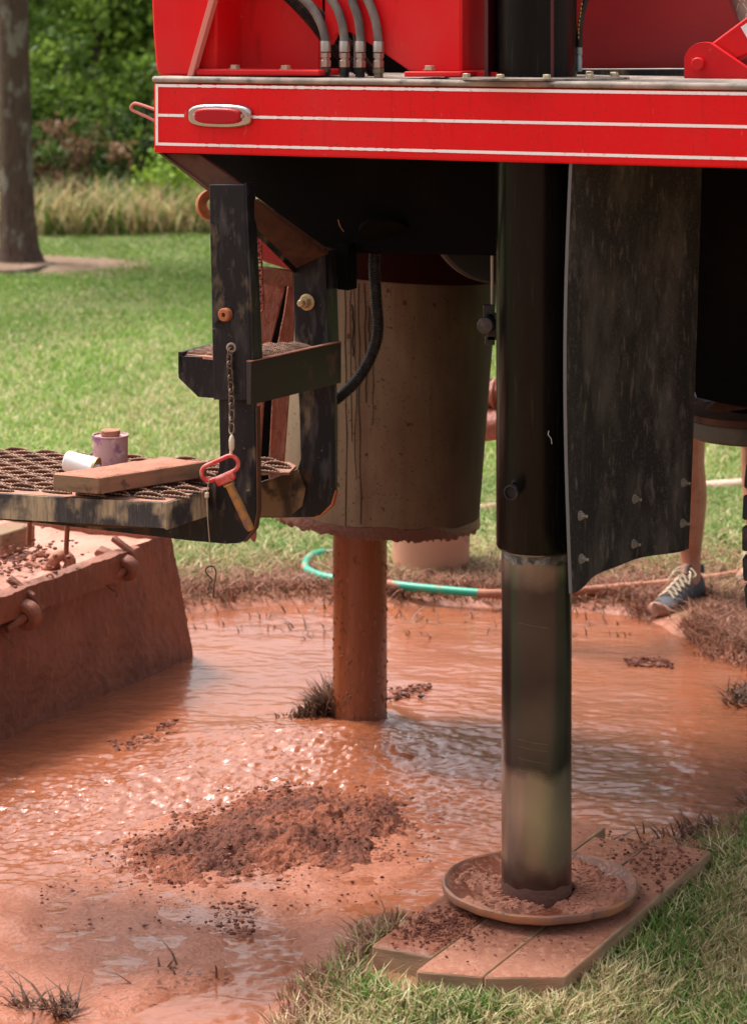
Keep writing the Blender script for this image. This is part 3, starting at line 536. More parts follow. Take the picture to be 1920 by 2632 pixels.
# --- above the deck
def plate(name, pts, b, th, m, bevel=.002, parent=None):
    mb = MB(); mb.prism([R(x, y, b) for x, y in pts], V*th); return obj(name, mb, m, parent or rig, bevel)
lb = plate('side_box', [(332, -330), (480, -330), (480, 168), (360, 168), (346, 160), (344, 140), (338, 70), (335, -10)], .07, .30, M['red_plate'], .006)
plate('back_plate', [(500, -330), (705, -330), (706, 166), (500, 166)], .19, .02, M['red_plate'])
plate('back_plate', [(478, -330), (512, -330), (512, 166), (478, 166)], .15, .05, M['red_plate'], .01)
rb = MB(); rb.prism([R(414, 168, .028), R(426, 168, .028), R(474, 0, .028), R(520, -160, .028), R(508, -160, .028), R(462, 0, .028)], V*.02)
obj('gusset_rib', rb, mat('worn_pink_edge', (.62, .20, .16), .6), rig, .001)
mb = MB(); mb.prism([R(416, 168, .0485), R(424, 168, .0485), R(472, 0, .0485), R(518, -160, .0485), R(510, -160, .0485), R(464, 0, .0485)], V*.12); obj('gusset_web', mb, M['red_plate'], rig)
ft = plate('foot_flange', [(432, 168), (706, 168), (706, 155), (432, 152)], .035, .16, M['red_plate'], .004)
for x, y in ((520, 151), (632, 152)):
    obj('bolt', MB().hexbolt(R(x, y+2, .055), UP, .011, .009), M['bolt'], ft)
mb = MB(); mb.prism([R(x, y, .09) for x, y in [(718, -330), (1018, -330), (1018, 158), (906, 158), (840, 112), (790, 80), (765, 68), (742, 76), (730, 100), (718, 100)]], V*.02)
mb.prism([R(x, y, .0915) for x, y in [(1006, -330), (1022, -330), (1022, 164), (1006, 164)]], V*.22); obj('mast_plate', mb, M['red_plate'], rig, .003)
ft2 = plate('foot_flange', [(893, 170), (1020, 170), (1020, 158), (893, 158)], .035, .16, M['red_plate'], .003)
obj('bolt', MB().hexbolt(R(950, 155, .06), UP, .011, .009), M['bolt'], ft2)
plate('rear_flange', [(1020, 172), (1100, 172), (1100, 160), (1020, 156)], .12, .14, M['red_plate'])
# dark innards behind
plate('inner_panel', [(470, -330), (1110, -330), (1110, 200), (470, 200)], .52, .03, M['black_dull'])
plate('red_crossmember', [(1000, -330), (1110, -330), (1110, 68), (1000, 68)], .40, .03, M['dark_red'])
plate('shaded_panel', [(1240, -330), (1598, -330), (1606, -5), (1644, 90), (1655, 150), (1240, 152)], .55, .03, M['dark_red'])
plate('kick_strip', [(1240, 153), (1655, 153), (1655, 175), (1240, 175)], .50, .03, M['black'])
tp = plate('tread_plate', [(1606, -330), (1900, -330), (1900, 150), (1650, 150), (1640, 85), (1607, 0)], .60, .01, M['alum'])
mb = MB()
for i in range(14):
    for j in range(16):
        s = 1 if (i+j) % 2 else -1; c = R(1612+i*18, -160+j*22, .596); d = (UP*.009+U*.003*s*(1 if s > 0 else 2)); n_ = (U*.0014)
        mb.box(c, d, n_, V*.0012)
obj('tread_lug', mb, mat('bright_lug', (.8, .72, .62), .3, metal=.7), tp)
mb = MB(); mb.prism([R(x, y, .585) for x, y in [(1598, -330), (1607, -330), (1607, 0), (1641, 85), (1655, 150), (1646, 150), (1633, 85), (1600, 0)]], V*.02); obj('panel_edge', mb, M['black'], rig)
# hinge lug, pin and ram arm
hb = .33
pts = [(1512, 176), (1512, 126)]+[(1556-44*math.cos(a), 137-44*math.sin(a)) for a in np.linspace(.2, 1.9, 10)]+[(1652, 151), (1700, 178)]
hl = plate('hinge_lug', pts, hb, .022, M['red_plate'], .003); plate('hinge_lug', pts, hb+.10, .022, M['red_plate'], .003)
mb = MB(); mb.lathe([(.0138, 0), (.0138, .018), (.012, .020)], R(1546, 141, hb)+V*.002, -V, 24); obj('pin', mb, M['red_plate'], hl, 0)
arm = plate('ram_arm', [(1545, 168), (1548, 118), (1573, 95), (1652, 36), (1760, -45), (1800, 10), (1652, 120)], hb+.03, .065, M['red_plate'], .004)
mb = MB(); mb.prism([R(x, y, hb+.0285) for x, y in [(1637, 60), (1700, 18), (1722, 52), (1658, 96)]], V*.001); dc = obj('decal', mb, M['sticker'], arm)
mb = MB(); mb.prism([R(x, y, hb+.0275) for x, y in [(1651, 65), (1688, 40), (1691, 45), (1664, 64), (1668, 82), (1663, 84)]], V*.0008); obj('decal_mark', mb, mat('red_print', (.6, .02, .02), .5), dc)
# deck pipe (the head of the jack) and thin base flange with bolts
jc = JK
pf = obj('pipe_flange', MB().lathe([(.20, 0), (.20, .004), (.088, .0045)], jc+UP*(ZD+.0005), UP, 48), M['deck'], rig)
for i in range(11):
    a = math.pi*2*(i+.35)/11; obj('bolt', MB().hexbolt(jc+Vector((.175*math.cos(a), .175*math.sin(a), ZD+.0045)), UP, .0085, .008), M['bolt'], pf)
mb = MB(); mb.lathe([(.087, ZD-.01), (.087, 2.7)], jc, UP, 64); obj('mast_pipe', mb, M['black_gloss'], rig)
for x in (1095, 1240):
    mb = MB(); c = R(x+2, 100, .10); mb.box(Vector((c.x, c.y+.06, 2.2)), U*.004, V*.05, UP*.32); obj('pipe_guide', mb, mat('maroon_strip', (.06, .004, .006), .4), rig)
# hydraulic hoses
def hydraulic(xs, b, xf):
    p = smooth_path([R(x, y, bb) for x, y, bb in xs], 7); h = obj('hydraulic_hose', MB().tube(p, .0098, 14), M['hose'], rig)
    base = R(xf, 160, b); mb = MB(); z0 = ZD-base.z+.001
    mb.lathe([(.0105, z0), (.0105, z0+.010), (.013, z0+.010), (.013, z0+.02), (.0095, z0+.0205)], base, UP, 6)
    obj('adapter', mb, M['black'], h)
    mb = MB(); mb.lathe([(.0098, z0+.0206), (.0118, z0+.022), (.0122, z0+.036), (.0098, z0+.038), (.0096, z0+.042), (.0122, z0+.043), (.0122, z0+.053), (.0095, z0+.055)], base, UP, 6)
    mb.lathe([(.0100, z0+.0552), (.0122, z0+.056), (.0122, z0+.078), (.0116, z0+.0795)], base, UP, 20); obj('crimp_fitting', mb, M['steel'], h)
hb_ = .075
hydraulic([(720, 98, hb_), (719, 85, hb_), (711, 55, hb_), (692, 20, hb_), (660, -12, hb_), (600, -60, hb_)], hb_, 720)
hydraulic([(762, 98, hb_), (761, 80, hb_), (755, 45, hb_), (740, 10, hb_), (715, -22, hb_), (670, -80, hb_)], hb_, 762)
hydraulic([(797, 98, hb_), (797, 80, hb_), (792, 40, hb_), (780, 5, hb_), (768, -30, hb_), (750, -90, hb_)], hb_, 797)
hydraulic([(837, 98, hb_), (836, 80, hb_), (830, 45, hb_), (818, 10, hb_), (802, -20, hb_), (770, -80, hb_)], hb_, 837)
obj('hydraulic_hose', MB().tube(smooth_path([R(790, 150, .14), R(790, 90, .14), R(780, 50, .13), R(765, 10, .12), R(752, -30, .12)]), .0085, 12), M['hose'], rig)
def corrug(path, r, m, parent=rig, name='corrugated_conduit', step=.0052, amp=.13, seg=14):
    P = smooth_path(path, 40); L = [0]
    for i in range(1, len(P)): L.append(L[-1]+(P[i]-P[i-1]).length)
    n = int(L[-1]/step*4); out = []; rr = []; j = 0
    for i in range(n+1):
        s = L[-1]*i/n
        while j < len(P)-2 and L[j+1] < s: j += 1
        t = (s-L[j])/max(1e-9, L[j+1]-L[j]); out.append(P[j].lerp(P[j+1], t)); rr.append(r*(1+amp*(1 if i % 4 in (0, 1) else -1)))
    return obj(name, MB().tube(out, rr, seg), m, parent)
corrug([R(560, -70, .11), R(640, -4, .11), (R(690, 50, .12)), R(735, 105, .15), R(800, 165, .18)], .011, M['conduit'])
corrug([R(600, -70, .14), R(665, -2, .14), R(715, 40, .16), R(770, 100, .20), R(830, 168, .22)], .012, M['conduit'])
obj('hydraulic_hose', MB().tube(smooth_path([R(1281, 108, .20), R(1281, 80, .20), R(1286, 35, .20), R(1300, -15, .21), R(1320, -70, .22)]), .0062, 12), M['conduit'], rig)
mb = MB(); mb.lathe([(.0068, 0), (.0068, .030), (.006, .031), (.006, .036), (.0075, .037), (.0075, .052)], R(1280, 158, .20), UP, 12); obj('crimp_fitting', mb, mat('blue_green_fitting', (.25, .30, .28), .4, metal=.5), rig)
mb = MB()
for i in range(9):
    y = 82-i*9+random.uniform(-1, 1); mb.box(R(1279+max(0, 60-y)*.14, y, .192), UP*.0028, U*.0009, V*.0008)
obj('hose_print', mb, M['yellow_mark'], rig)
# --- jack
mb = MB(); mb.lathe([(.080, .866), (.0845, .868), (.0875, .874), (.0875, ZB1)], jc, UP, 72); sl = obj('jack_sleeve', mb, M['black_gloss'], rig)
mb = MB(); c = at(1139, 1085, 5.318); dr = Vector((-.42, -.9, 0)).normalized(); mb.lathe([(.012, 0), (.012, .012), (.0165, .012), (.0165, .026), (.013, .027), (.012, .020), (0, .019)], c, dr, 18)
mb.tube([c+UP*.006, c+UP*.022+dr*.01], .004, 8); obj('grease_port', mb, M['black'], sl)
mb = MB(); mb.tube(smooth_path([at(1213, 953, 5.306), at(1212, 962, 5.306), at(1218, 970, 5.306), at(1220, 982, 5.306)]), .0006, 5); obj('scratch', mb, M['white_line'], sl)
k_rod = mat('oily_chrome_rod', (.30, .29, .24), .27, metal=.9, var=[((.05, .042, .038), 2.2, .46, .60, (1.4, 1.4, 1), .8, .4), ((.42, .36, .27), 3, .5, .66, (1.4, 1.4, .6), .6, .55), ((.16, .15, .13), 60, .6, .66, (.5, .5, 9), .8)], bump=[(120, .04, .001, (1, 1, .1))])
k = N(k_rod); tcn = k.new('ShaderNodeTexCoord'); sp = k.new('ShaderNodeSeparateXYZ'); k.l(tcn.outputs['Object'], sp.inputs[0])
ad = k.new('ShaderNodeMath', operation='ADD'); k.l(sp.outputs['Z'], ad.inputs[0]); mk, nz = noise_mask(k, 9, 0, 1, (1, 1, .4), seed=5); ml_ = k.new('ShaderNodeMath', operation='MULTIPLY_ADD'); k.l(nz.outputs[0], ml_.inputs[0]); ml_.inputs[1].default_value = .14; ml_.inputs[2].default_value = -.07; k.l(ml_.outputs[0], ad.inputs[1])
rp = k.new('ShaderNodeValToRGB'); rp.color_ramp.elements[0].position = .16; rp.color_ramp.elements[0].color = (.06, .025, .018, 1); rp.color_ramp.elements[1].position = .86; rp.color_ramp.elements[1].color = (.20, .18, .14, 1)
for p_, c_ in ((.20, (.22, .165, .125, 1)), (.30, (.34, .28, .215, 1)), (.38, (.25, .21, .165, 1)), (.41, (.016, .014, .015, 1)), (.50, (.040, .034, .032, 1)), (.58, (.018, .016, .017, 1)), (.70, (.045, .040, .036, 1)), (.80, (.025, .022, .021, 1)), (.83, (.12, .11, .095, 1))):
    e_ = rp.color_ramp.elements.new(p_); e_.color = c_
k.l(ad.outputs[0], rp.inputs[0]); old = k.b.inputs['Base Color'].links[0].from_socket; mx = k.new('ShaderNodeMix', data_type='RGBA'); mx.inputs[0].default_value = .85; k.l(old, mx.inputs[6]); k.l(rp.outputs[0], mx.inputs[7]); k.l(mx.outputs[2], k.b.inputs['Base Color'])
k.b.inputs['Metallic'].default_value = .7
for l_ in list(k.b.inputs['Roughness'].links): k.t.links.remove(l_)
k.b.inputs['Roughness'].default_value = .26; k.b.inputs['Coat Weight'].default_value = .2
mb = MB(); mb.lathe([(.0760, .112), (.0760, .9)], jc, UP, 72); rod = obj('jack_rod', mb, k_rod, rig)
mb = MB()
def jr(i, kk): return .003*math.sin(kk*1.7)+.004*math.sin(kk*.61+1)
mb.lathe([(.0765, .862), (.0766, .846)], jc, UP, 72, caps=False, jit=lambda i, kk: 0 if i == 0 else jr(i, kk)*.8); obj('paint_residue', mb, mat('grey_residue', (.22, .21, .18), .8, var=[((.03, .03, .03), 60, .4, .6, O1, .9)]), rod)
mb = MB()
for s in range(5):
    z0 = [.405, .43, .455, .47, .72][s]; a0 = R_(235); mb = MB(); mb.tube([jc+Vector((.0762*math.cos(a0+t*.11), .0762*math.sin(a0+t*.11), z0-.010*(t/9)+(.0)*t)) for t in range(9)], .0003, 4); M.setdefault('scr', mat('scratch_metal', (.2, .19, .17), .3, metal=.8) if 'scr' not in M else M['scr']); obj('scratch', mb, M['scr'], rod)
# foot pad
fc = Vector((.361, 5.4, 0)); mb = MB()
mb.lathe([(.0, .1075), (.125, .108), (.200, .1215), (.2100, .127), (.2125, .134), (.2115, .141), (.207, .1435), (.202, .141), (.190, .1335), (.160, .121), (.125, .1125), (.0, .1115)], fc, UP, 96)
for p in mb.v:
    a = math.atan2(p.y-fc.y, p.x-fc.x); r = (p.xy-fc.xy).length
    if r > .15: p.z += .0010*math.sin(a*5+1)+.0006*math.sin(a*17)
pad = obj('foot_pad', mb, M['pad'], rig)
mb = MB(); mb.lathe([(.2005, .1212), (.2105, .1267), (.2132, .134), (.2122, .1415), (.2070, .1442), (.2015, .1413)], fc, UP, 96, caps=False)
for p in mb.v:
    a = math.atan2(p.y-fc.y, p.x-fc.x); p.z += .0010*math.sin(a*5+1)+.0006*math.sin(a*17)
obj('pad_rim', mb, M['rim'], pad)
mb = MB(); mb.lathe([(.0768, .1125), (.0772, .122), (.0770, .138), (.0763, .150)], jc, UP, 64, caps=False, jit=lambda i, kk: .003*math.sin(kk*.9)*math.sin(kk*.23)*(i == 3)); obj('grime_ring', mb, mat('dark_grime', (.11, .045, .03), .6, bump=[(90, .8, .004, O1)]), rod)
# crumbly mud lying in patches in the dish
nr, na = 40, 260; vs = []; amt = []; pts = []; rad = []
for i in range(nr):
    for j in range(na):
        r = .077+.120*i/(nr-1); a = 2*math.pi*j/na; x = r*math.cos(a); y = r*math.sin(a); hh = fbm(np.array([x*11+5.4]), np.array([y*11+3.]), 4, 81)[0]+.10*math.cos(a+1.3); h2 = fbm(np.array([x*110]), np.array([y*110]), 3, 82)[0]
        wall_ = .1115+max(0, r-.125)*.15+max(0, r-.160)*.33; m_ = min(hh-.44, (.188-r)*6, (r-.074)*20); amt.append(m_); vs.append((fc.x+x, fc.y+y, wall_+.0005+min(.014, max(-.006, m_*.16))+.008*(h2-.45)*(m_ > 0)))
        if m_ > .02 and random.random() < .10: pts.append((fc.x+x, fc.y+y, vs[-1][2]+.001)); rad.append(random.uniform(.001, .0045))
fs = [(i*na+j, i*na+(j+1) % na, (i+1)*na+(j+1) % na, (i+1)*na+j) for i in range(nr-1) for j in range(na) if max(amt[i*na+j], amt[(i+1)*na+j]) > -.01]
tag(obj('pad_mud', MB().add(vs, fs), M['muddry'], origin=fc+UP*.127), 'crumbly dried mud lying in the dish of the jack foot', 'mud')
tag(blobs('dish_crumbs', pts, rad, M['muddry'], 16), 'small dried mud crumbs in the dish of the jack foot', 'mud', kind='stuff')
# --- step frames
UPR = [(463, 415), (540, 418), (549, 650), (558, 886), (473, 884), (468, 650)]
st = obj('step_frame', MB().prism([R(x, y, -.03) for x, y in [(463, 408), (541, 408), (550, 650), (559, 886), (473, 884), (468, 650)]], V*.014), M['black'], rig, .002)
plate('frame_flange', [(541, 405), (545, 405), (562, 792), (559, 884)], -.029, .042, M['black'], .001, st)
plate('frame_flange', [(463, 410), (466, 410), (475, 884), (473, 884)], -.0155, .07, M['black'], .001, st)
# lower foot of the near frame: curved plate
low = [(484, 880), (562, 880), (566, 1020), (567, 1130)]+[(567-46*(1-math.cos(a)), 1130+72*math.sin(a)) for a in np.linspace(.2, 1.45, 8)]+[(500, 1203), (420, 1196), (250, 1176), (100, 1158), (0, 1150), (0, 1110), (300, 1110), (440, 1075), (468, 1066), (484, 1040), (487, 1000)]
st2 = obj('step_foot', MB().prism([R(x, y, -.016) for x, y in low], V*.014), M['black'], rig, .0015)
obj('rust_edge', MB().prism([R(x, y, -.018) for x, y in [(566, 900), (568, 900), (571, 1130), (564, 1170), (540, 1200), (539, 1197), (561, 1167), (568, 1130)]], V*.018), M['rust'], st2)
# far frame
far = [(648, 556), (716, 556), (722, 700), (740, 860), (741, 1080)]+[(741-52*(1-math.cos(a)), 1080+64*math.sin(a)) for a in np.linspace(.15, 1.5, 8)]+[(640, 1145), (568, 1145), (568, 1068), (640, 1046), (658, 1038), (665, 1015), (662, 900), (652, 760)]
sf = obj('step_frame', MB().prism([R(x, y, .31) for x, y in far], V*.014), M['weathered'] if 0 else M['black'], rig, .0015)
obj('frame_flange', MB().prism([R(x, y, .311) for x, y in [(716, 556), (719, 556), (726, 770), (722, 770)]], V*.058), M['black'], sf)
plate('hanger_plate', [(742, 540), (770, 540), (770, 643), (745, 640)], .36, .05, M['black_dull'])
obj('cross_plate', MB().prism([R(x, y, .305) for x, y in [(568, 1069), (644, 1046), (660, 1040), (676, 1080), (668, 1120), (640, 1143), (568, 1143)]], V*.004), mat('brown_stained_plate', (.05, .035, .024), .7, spec=.2, var=[((.20, .14, .08), 9, .44, .6, (1.5, 1.5, .6), .9), ((.02, .015, .012), 16, .5, .6, O1, .8)]), sf, .001)
obj('rust_edge', MB().prism([R(x, y, .3075) for x, y in [(741, 1085), (743, 1085), (735, 1118), (710, 1142), (690, 1147), (690, 1144.5), (708, 1139), (732, 1115)]], V*.016), M['orange_rust'], sf)
# bushing, hole, eye
c = R(502, 695, -.03); mb = MB(); mb.lathe([(.0145, 0), (.0145, .014), (.0125, .0165), (.005, .0165), (.005, .004), (0, .004)], c, -V, 24); obj('rusty_bushing', mb, M['orange_rust'], st)
mb = MB(); mb.lathe([(.0115, 0), (.0115, .0012), (.0095, .0014), (.0094, -.004), (0, -.0041)], R(486, 718, -.03), -V, 24); obj('bolt_hole', mb, mat('dark_hole', (.02, .012, .008), .9), st)
mb = MB(); mb.tube([R(512, 769, -.033)+Vector((.0085*math.cos(a), 0, .0085*math.sin(a))) for a in np.linspace(0, 2*math.pi, 18, endpoint=False)], .003, 8, closed=True); obj('chain_eye', mb, mat('pale_weld', (.3, .22, .17), .7), st)
c = R(680, 668, .31); mb = MB(); mb.lathe([(.019, 0), (.0195, .004), (.016, .006)], c, -V, 28); mb.lathe([(.0135, .006), (.0135, .022), (.012, .024)], c, -V, 6); mb.lathe([(.008, .024), (.008, .034), (.006, .036), (0, .036)], c-U*.002, -V, 16); obj('hex_bolt', mb, mat('ochre_zinc', (.50, .36, .18), .5, metal=.3, var=[((.2, .14, .1), 60, .5, .65, O1, .7)]), sf)
# gusset and slanted beam
mb = MB(); mb.prism([R(x, y, .02) for x, y in [(348, 338), (440, 340), (545, 420), (463, 420), (458, 415)]], V*.018); obj('corner_gusset', mb, M['rust'], rig, .002)
mb = MB(); mb.prism([R(x, y, .012) for x, y in [(346, 334), (352, 334), (466, 418), (466, 425), (456, 420)]], V*.09); obj('gusset_lip', mb, M['rust'], rig, .001)
mb = MB(); mb.prism([R(562, 440, .0), R(562, 508, .0), R(648, 596, .30), R(720, 562, .30), R(712, 548, .30)], V*.02); obj('slanted_beam', mb, M['rust'], rig, .002)
mb = MB(); mb.prism([R(562, 508, -.002), R(562, 516, -.002), R(650, 604, .298), R(649, 595, .298)], V*.03); obj('beam_lip', mb, M['black'], rig, .001)
obj('tow_eye', MB().lathe([(.014, -.010), (.034, -.010), (.036, -.006), (.036, .006), (.034, .010), (.014, .010)], R(468, 453, .14), (.35, -1, .1), 32, close=True), M['orange_rust'], rig)
# upper step
z1 = 1.262; a1 = R(560, 790, -.03); b1 = R(755, 765, .335); b1 = Vector((b1.x, b1.y, z1)); a1 = Vector((a1.x-.004, a1.y-.012, z1))
mb = MB(); n_ = (b1-a1).cross(UP).normalized(); mb.prism([a1, b1, b1-UP*.094, a1-UP*.094], -n_*.012); us = obj('upper_step', mb, mat('brown_black_paint', (.022, .014, .013), .45, var=[((.12, .05, .035), 18, .6, .7, O1, .7), ((.3, .2, .13), 30, .7, .76, (2, 2, .4), .7)]), rig, .0015)
mb = MB(); e = -n_*.012; mb.prism([a1+UP*.0005+n_*.0015, b1+UP*.0005+n_*.0015, b1+e+UP*.0005, a1+e+UP*.0005], UP*.0022); obj('dusty_edge', mb, M['muddry'], us)
wl = [(395, 787), (474, 790), (474, 881), (438, 878), (395, 836)]; mb = MB(); mb.prism([R(x, y, .035) for x, y in wl], V*.012); obj('step_wing', mb, M['black'], us, .0015)
lt = R(395, 787, .035); mb = MB(); mb.prism([Vector((lt.x, lt.y, z1)), Vector((lt.x, lt.y, z1-.05)), Vector((lt.x, lt.y, z1-.05))+V*.16, Vector((lt.x, lt.y, z1))+V*.16], U*.01); obj('step_wing', mb, M['black'], us)
# --- serrated grip plates
def grip(name, o, eu, ev, nu, nv, zz, parent, lu=.052, lv=.021, keep=None):
    """louvred openings with serrated lips on the plane z=zz; o corner, eu/ev unit directions"""
    rid = MB(); teeth = MB(); hole = MB()
    for i in range(nu):
        for j in range(nv):
            cu = (i+.5*(j % 2))*lu*1.16; cv = j*lv*1.05; c = o+eu*cu+ev*cv
            if keep and not keep(c): continue
            nseg = 12; top = []; back = []; hl = []
            for s_ in range(nseg+1):
                t = math.pi*s_/nseg; a = -math.cos(t)*lu*.5; h = math.sin(t)
                top.append(c+eu*a-ev*(lv*.10*h)+UP*(zz+.014*h*lv/.03)); back.append(c+eu*a+ev*(lv*.46*h)+UP*(zz+.0005)); hl.append(c+eu*a-ev*(lv*.36*h)+UP*(zz+.0012))
            n = len(top); rid.add(top+back, [(q, q+1, n+q+1, n+q) for q in range(n-1)])
            hole.add(hl+[c+eu*(-math.cos(math.pi*q2/nseg)*lu*.5)-ev*(lv*.08*math.sin(math.pi*q2/nseg))+UP*(zz+.0012) for q2 in range(nseg+1)], [(q, q+1, n+q+1, n+q) for q in range(n-1)])  # dark lens laid on the sheet as the shade below each lip
            m_ = 44; P = []; r_ = []
            for s_ in range(m_+1):
                t = math.pi*s_/m_; P.append(c-eu*(math.cos(t)*lu*.5)-ev*(lv*.10*math.sin(t))+UP*(zz+.014*lv/.03*math.sin(t))); r_.append(.0026 if s_ % 4 < 2 else .0012)
            teeth.tube(P, r_, 5)
            P = []; 
            for s_ in range(m_+1):
                t = math.pi*s_/m_; P.append(c-eu*(math.cos(t)*lu*.5)-ev*(lv*.36*math.sin(t))+UP*(zz+.004*math.sin(t)+.001))
            teeth.tube(P, r_, 5)
    obj('louvre', rid, M['grating'], parent, smooth=True); obj('opening_shade', hole, mat('shadowed_opening', (.02, .012, .01), .9), parent); obj('serrated_lip', teeth, M['teeth'], parent)
zs = .974
A = G(-330, 1073, zs); Bc = G(0, 1091, zs); Cc = G(370, 1112, zs); Dc = G(460, 1083, zs); Ec = G(470, 1060, zs); Fc = G(700, 1020, zs); Hc = G(440, 1018, zs); Ic = G(0, 996, zs); Jc = G(-330, 980, zs)
mb = MB(); mb.prism([A-UP*.006, Cc-UP*.006, Dc-UP*.006, G(475, 1062, zs)-UP*.006, G(485, 1045, zs)-UP*.006, G(640, 1045, zs)-UP*.006, G(655, 1030, zs)-UP*.006, G(640, 1022, zs)-UP*.006, Hc-UP*.006, Jc-UP*.006], UP*.006)
plat = obj('step_platform', mb, M['grating'], rig)
POLY = [A, Cc, Dc, G(480, 1060, zs), G(655, 1040, zs), G(650, 1020, zs), Hc, Jc]
def keep(c): return sdist(np.array([c.x]), np.array([c.y]), POLY)[0] > .020
eu = U; ev = V; grip('x', G(-330, 1130, 0)*0+Vector((A.x-.05, Cc.y-.10, 0)), eu, ev, 27, 60, zs, plat, lu=.074, lv=.030, keep=keep)
def channel(p, q, h, name, m, parent):
    d = (q-p).normalized(); n_ = d.cross(UP).normalized(); mb = MB(); mb.prism([p+n_*.002, q+n_*.002, q+n_*.002-UP*h, p+n_*.002-UP*h], -n_*.008)
    mb.prism([p-n_*.0065-UP*(h-.003), q-n_*.0065-UP*(h-.003), q-n_*.0065-UP*(h-.009), p-n_*.0065-UP*(h-.009)], -n_*.04); return obj(name, mb, m, parent, .001)
channel(A, Cc, .055, 'step_edge', M['weathered'], plat)
channel(Cc, Dc+(Dc-Cc).normalized()*.0, .058, 'step_edge', M['weathered'], plat)
channel(Hc, Jc, .05, 'step_edge', M['weathered'], plat)
mb = MB(); mb.prism([R(568, 1068, .30), R(645, 1044, .30), R(660, 1046, .30), R(560, 1145, .30)], -V*.004)
# lens-shaped bracket under the step
mb = MB(); mb.prism([R(x, y, -.19) for x, y in [(110, 1150), (370, 1166), (300, 1168), (250, 1168), (180, 1162)]], V*.1); obj('under_bracket', mb, M['rust'], plat)
# upper grating
o_ = Vector((a1.x+.02, a1.y+.10, 0)); d1 = (b1-a1).normalized(); d1.z = 0
UPOLY = [Vector((lt.x+.012, lt.y+.01, 0)), Vector((a1.x, a1.y+.045, 0)), Vector((a1.x+.005, a1.y+.03, 0)), Vector((b1.x-.06, b1.y-.03, 0)), Vector((b1.x-.10, b1.y+.02, 0)), Vector((a1.x-.05, a1.y+.28, 0)), Vector((lt.x+.05, lt.y+.14, 0))]
gp = obj('step_tread', MB().prism([p+UP*(z1-.012) for p in UPOLY], UP*.006), M['grating'], us)
grip('x', Vector((lt.x-.02, lt.y-.12, 0)), U, V, 8, 22, z1-.006, gp, lu=.042, lv=.017, keep=lambda c: sdist(np.array([c.x]), np.array([c.y]), UPOLY)[0] > .016)
# --- underbody: dark bodies added below the deck so light does not leak through
plate('added_underbody_block', [(355, 330), (1110, 330), (1110, 566), (770, 560), (712, 545), (560, 432), (470, 408)], .40, 1.35, M['black_dull'], .004)
mb = MB(); mb.box(W(.9, 2.0, 1.60), U*.9, V*1.1, UP*.10); obj('added_underbody_slab', mb, M['black_dull'], rig)
pb = plate('rear_light_block', [(1085, 330), (2300, 330), (2300, 860), (1660, 856), (1600, 830), (1530, 835), (1500, 835), (1490, 560), (1085, 560)], .90, 1.2, M['black_dull'], .004)  # added block that keeps light off the drum from right and back
plate('dark_side_panel', [(1500, 330), (2200, 330), (2200, 905), (1640, 900), (1600, 893), (1540, 880), (1520, 820)], .80, .04, M['black_dull'], .002)
mb = MB(); c = R(1100, 468, .62); mb.lathe([(.0, -.02), (.165, -.02), (.171, -.014), (.171, .014), (.165, .02), (0, .02)], c, (.3, -1, 0), 64); obj('flywheel_cover', mb, mat('dark_cast_iron', (.020, .022, .019), .6), rig)
mb = MB(); mb.lathe([(.06, 0), (.06, .012), (.04, .016), (0, .018)], R(850, 505, .395), (0, -1, -1.6), 20); obj('gear_casing', mb, M['black_dull'], rig)
mb = MB(); mb.tube(smooth_path([at(748, 486, 5.7), at(752, 500, 5.7), at(760, 512, 5.72)]), .0012, 5); obj('loose_wire', mb, mat('wire_copper', (.3, .16, .06), .6), rig)
# red frame seen behind the step
mb = MB(); mb.prism([at(x, y, 6.5) for x, y in [(560, 500), (586, 520), (650, 575), (655, 602), (584, 578), (560, 560)]], (0, .05, 0)); obj('red_frame_plate', mb, mat('dusty_red', (.42, .035, .03), .55), rig)
# --- diverter drum
dC = at(826, 1137, 7.05); dax = Vector((math.sin(R_(4.4)), 0, math.cos(R_(4.4))))
def drumjit(i, kk): return 0
M['drumrim'] = mat('wet_mud_rim', (.13, .042, .022), .4, bump=[(90, .8, .005, O1)])
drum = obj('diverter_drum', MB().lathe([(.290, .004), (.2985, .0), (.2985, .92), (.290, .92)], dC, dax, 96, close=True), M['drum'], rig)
rgd = np.random.default_rng(5); jj = rgd.random(96)
mb = MB(); mb.lathe([(.2995, .022), (.3015, .006), (.301, -.006), (.296, -.008), (.288, .01)], dC, dax, 192, jit=lambda i, kk: -(.010*rgd.random()**2.5 if i in (2, 3) else .0)+(.012*(vn(np.array([kk*.13]), np.array([3.]))[0]-.5) if i == 0 else 0)); obj('mud_rim', mb, M['drumrim'], drum)
for kx in range(22):
    a = math.pi+math.pi*(kx+rgd.uniform(0, .8))/22; dd = rgd.uniform(.006, .016); nn = dax.orthogonal().normalized(); bb = dax.cross(nn)
    p = dC+.299*(math.cos(a)*nn+math.sin(a)*bb)-UP*.002; obj('mud_drip', MB().tube([p, p-UP*dd*.6, p-UP*dd], [.004, .003, .0005], 6), M['drumrim'], drum)
M['drip'] = mat('oily_drip', (.035, .018, .011), .5)
nn = dax.orthogonal().normalized(); bb = dax.cross(nn)
def drum_pt(x, h):          # front of the drum by its column in the view, h metres up
    best = None
    for q in range(0, 361, 1):
        a = R_(q); p = dC+.2992*(math.cos(a)*nn+math.sin(a)*bb)+dax*h
        if p.y > dC.y: continue
        e = abs(826+p.x*F/p.y-x)
        if best is None or e < best[0]: best = (e, p)
    return best[1]
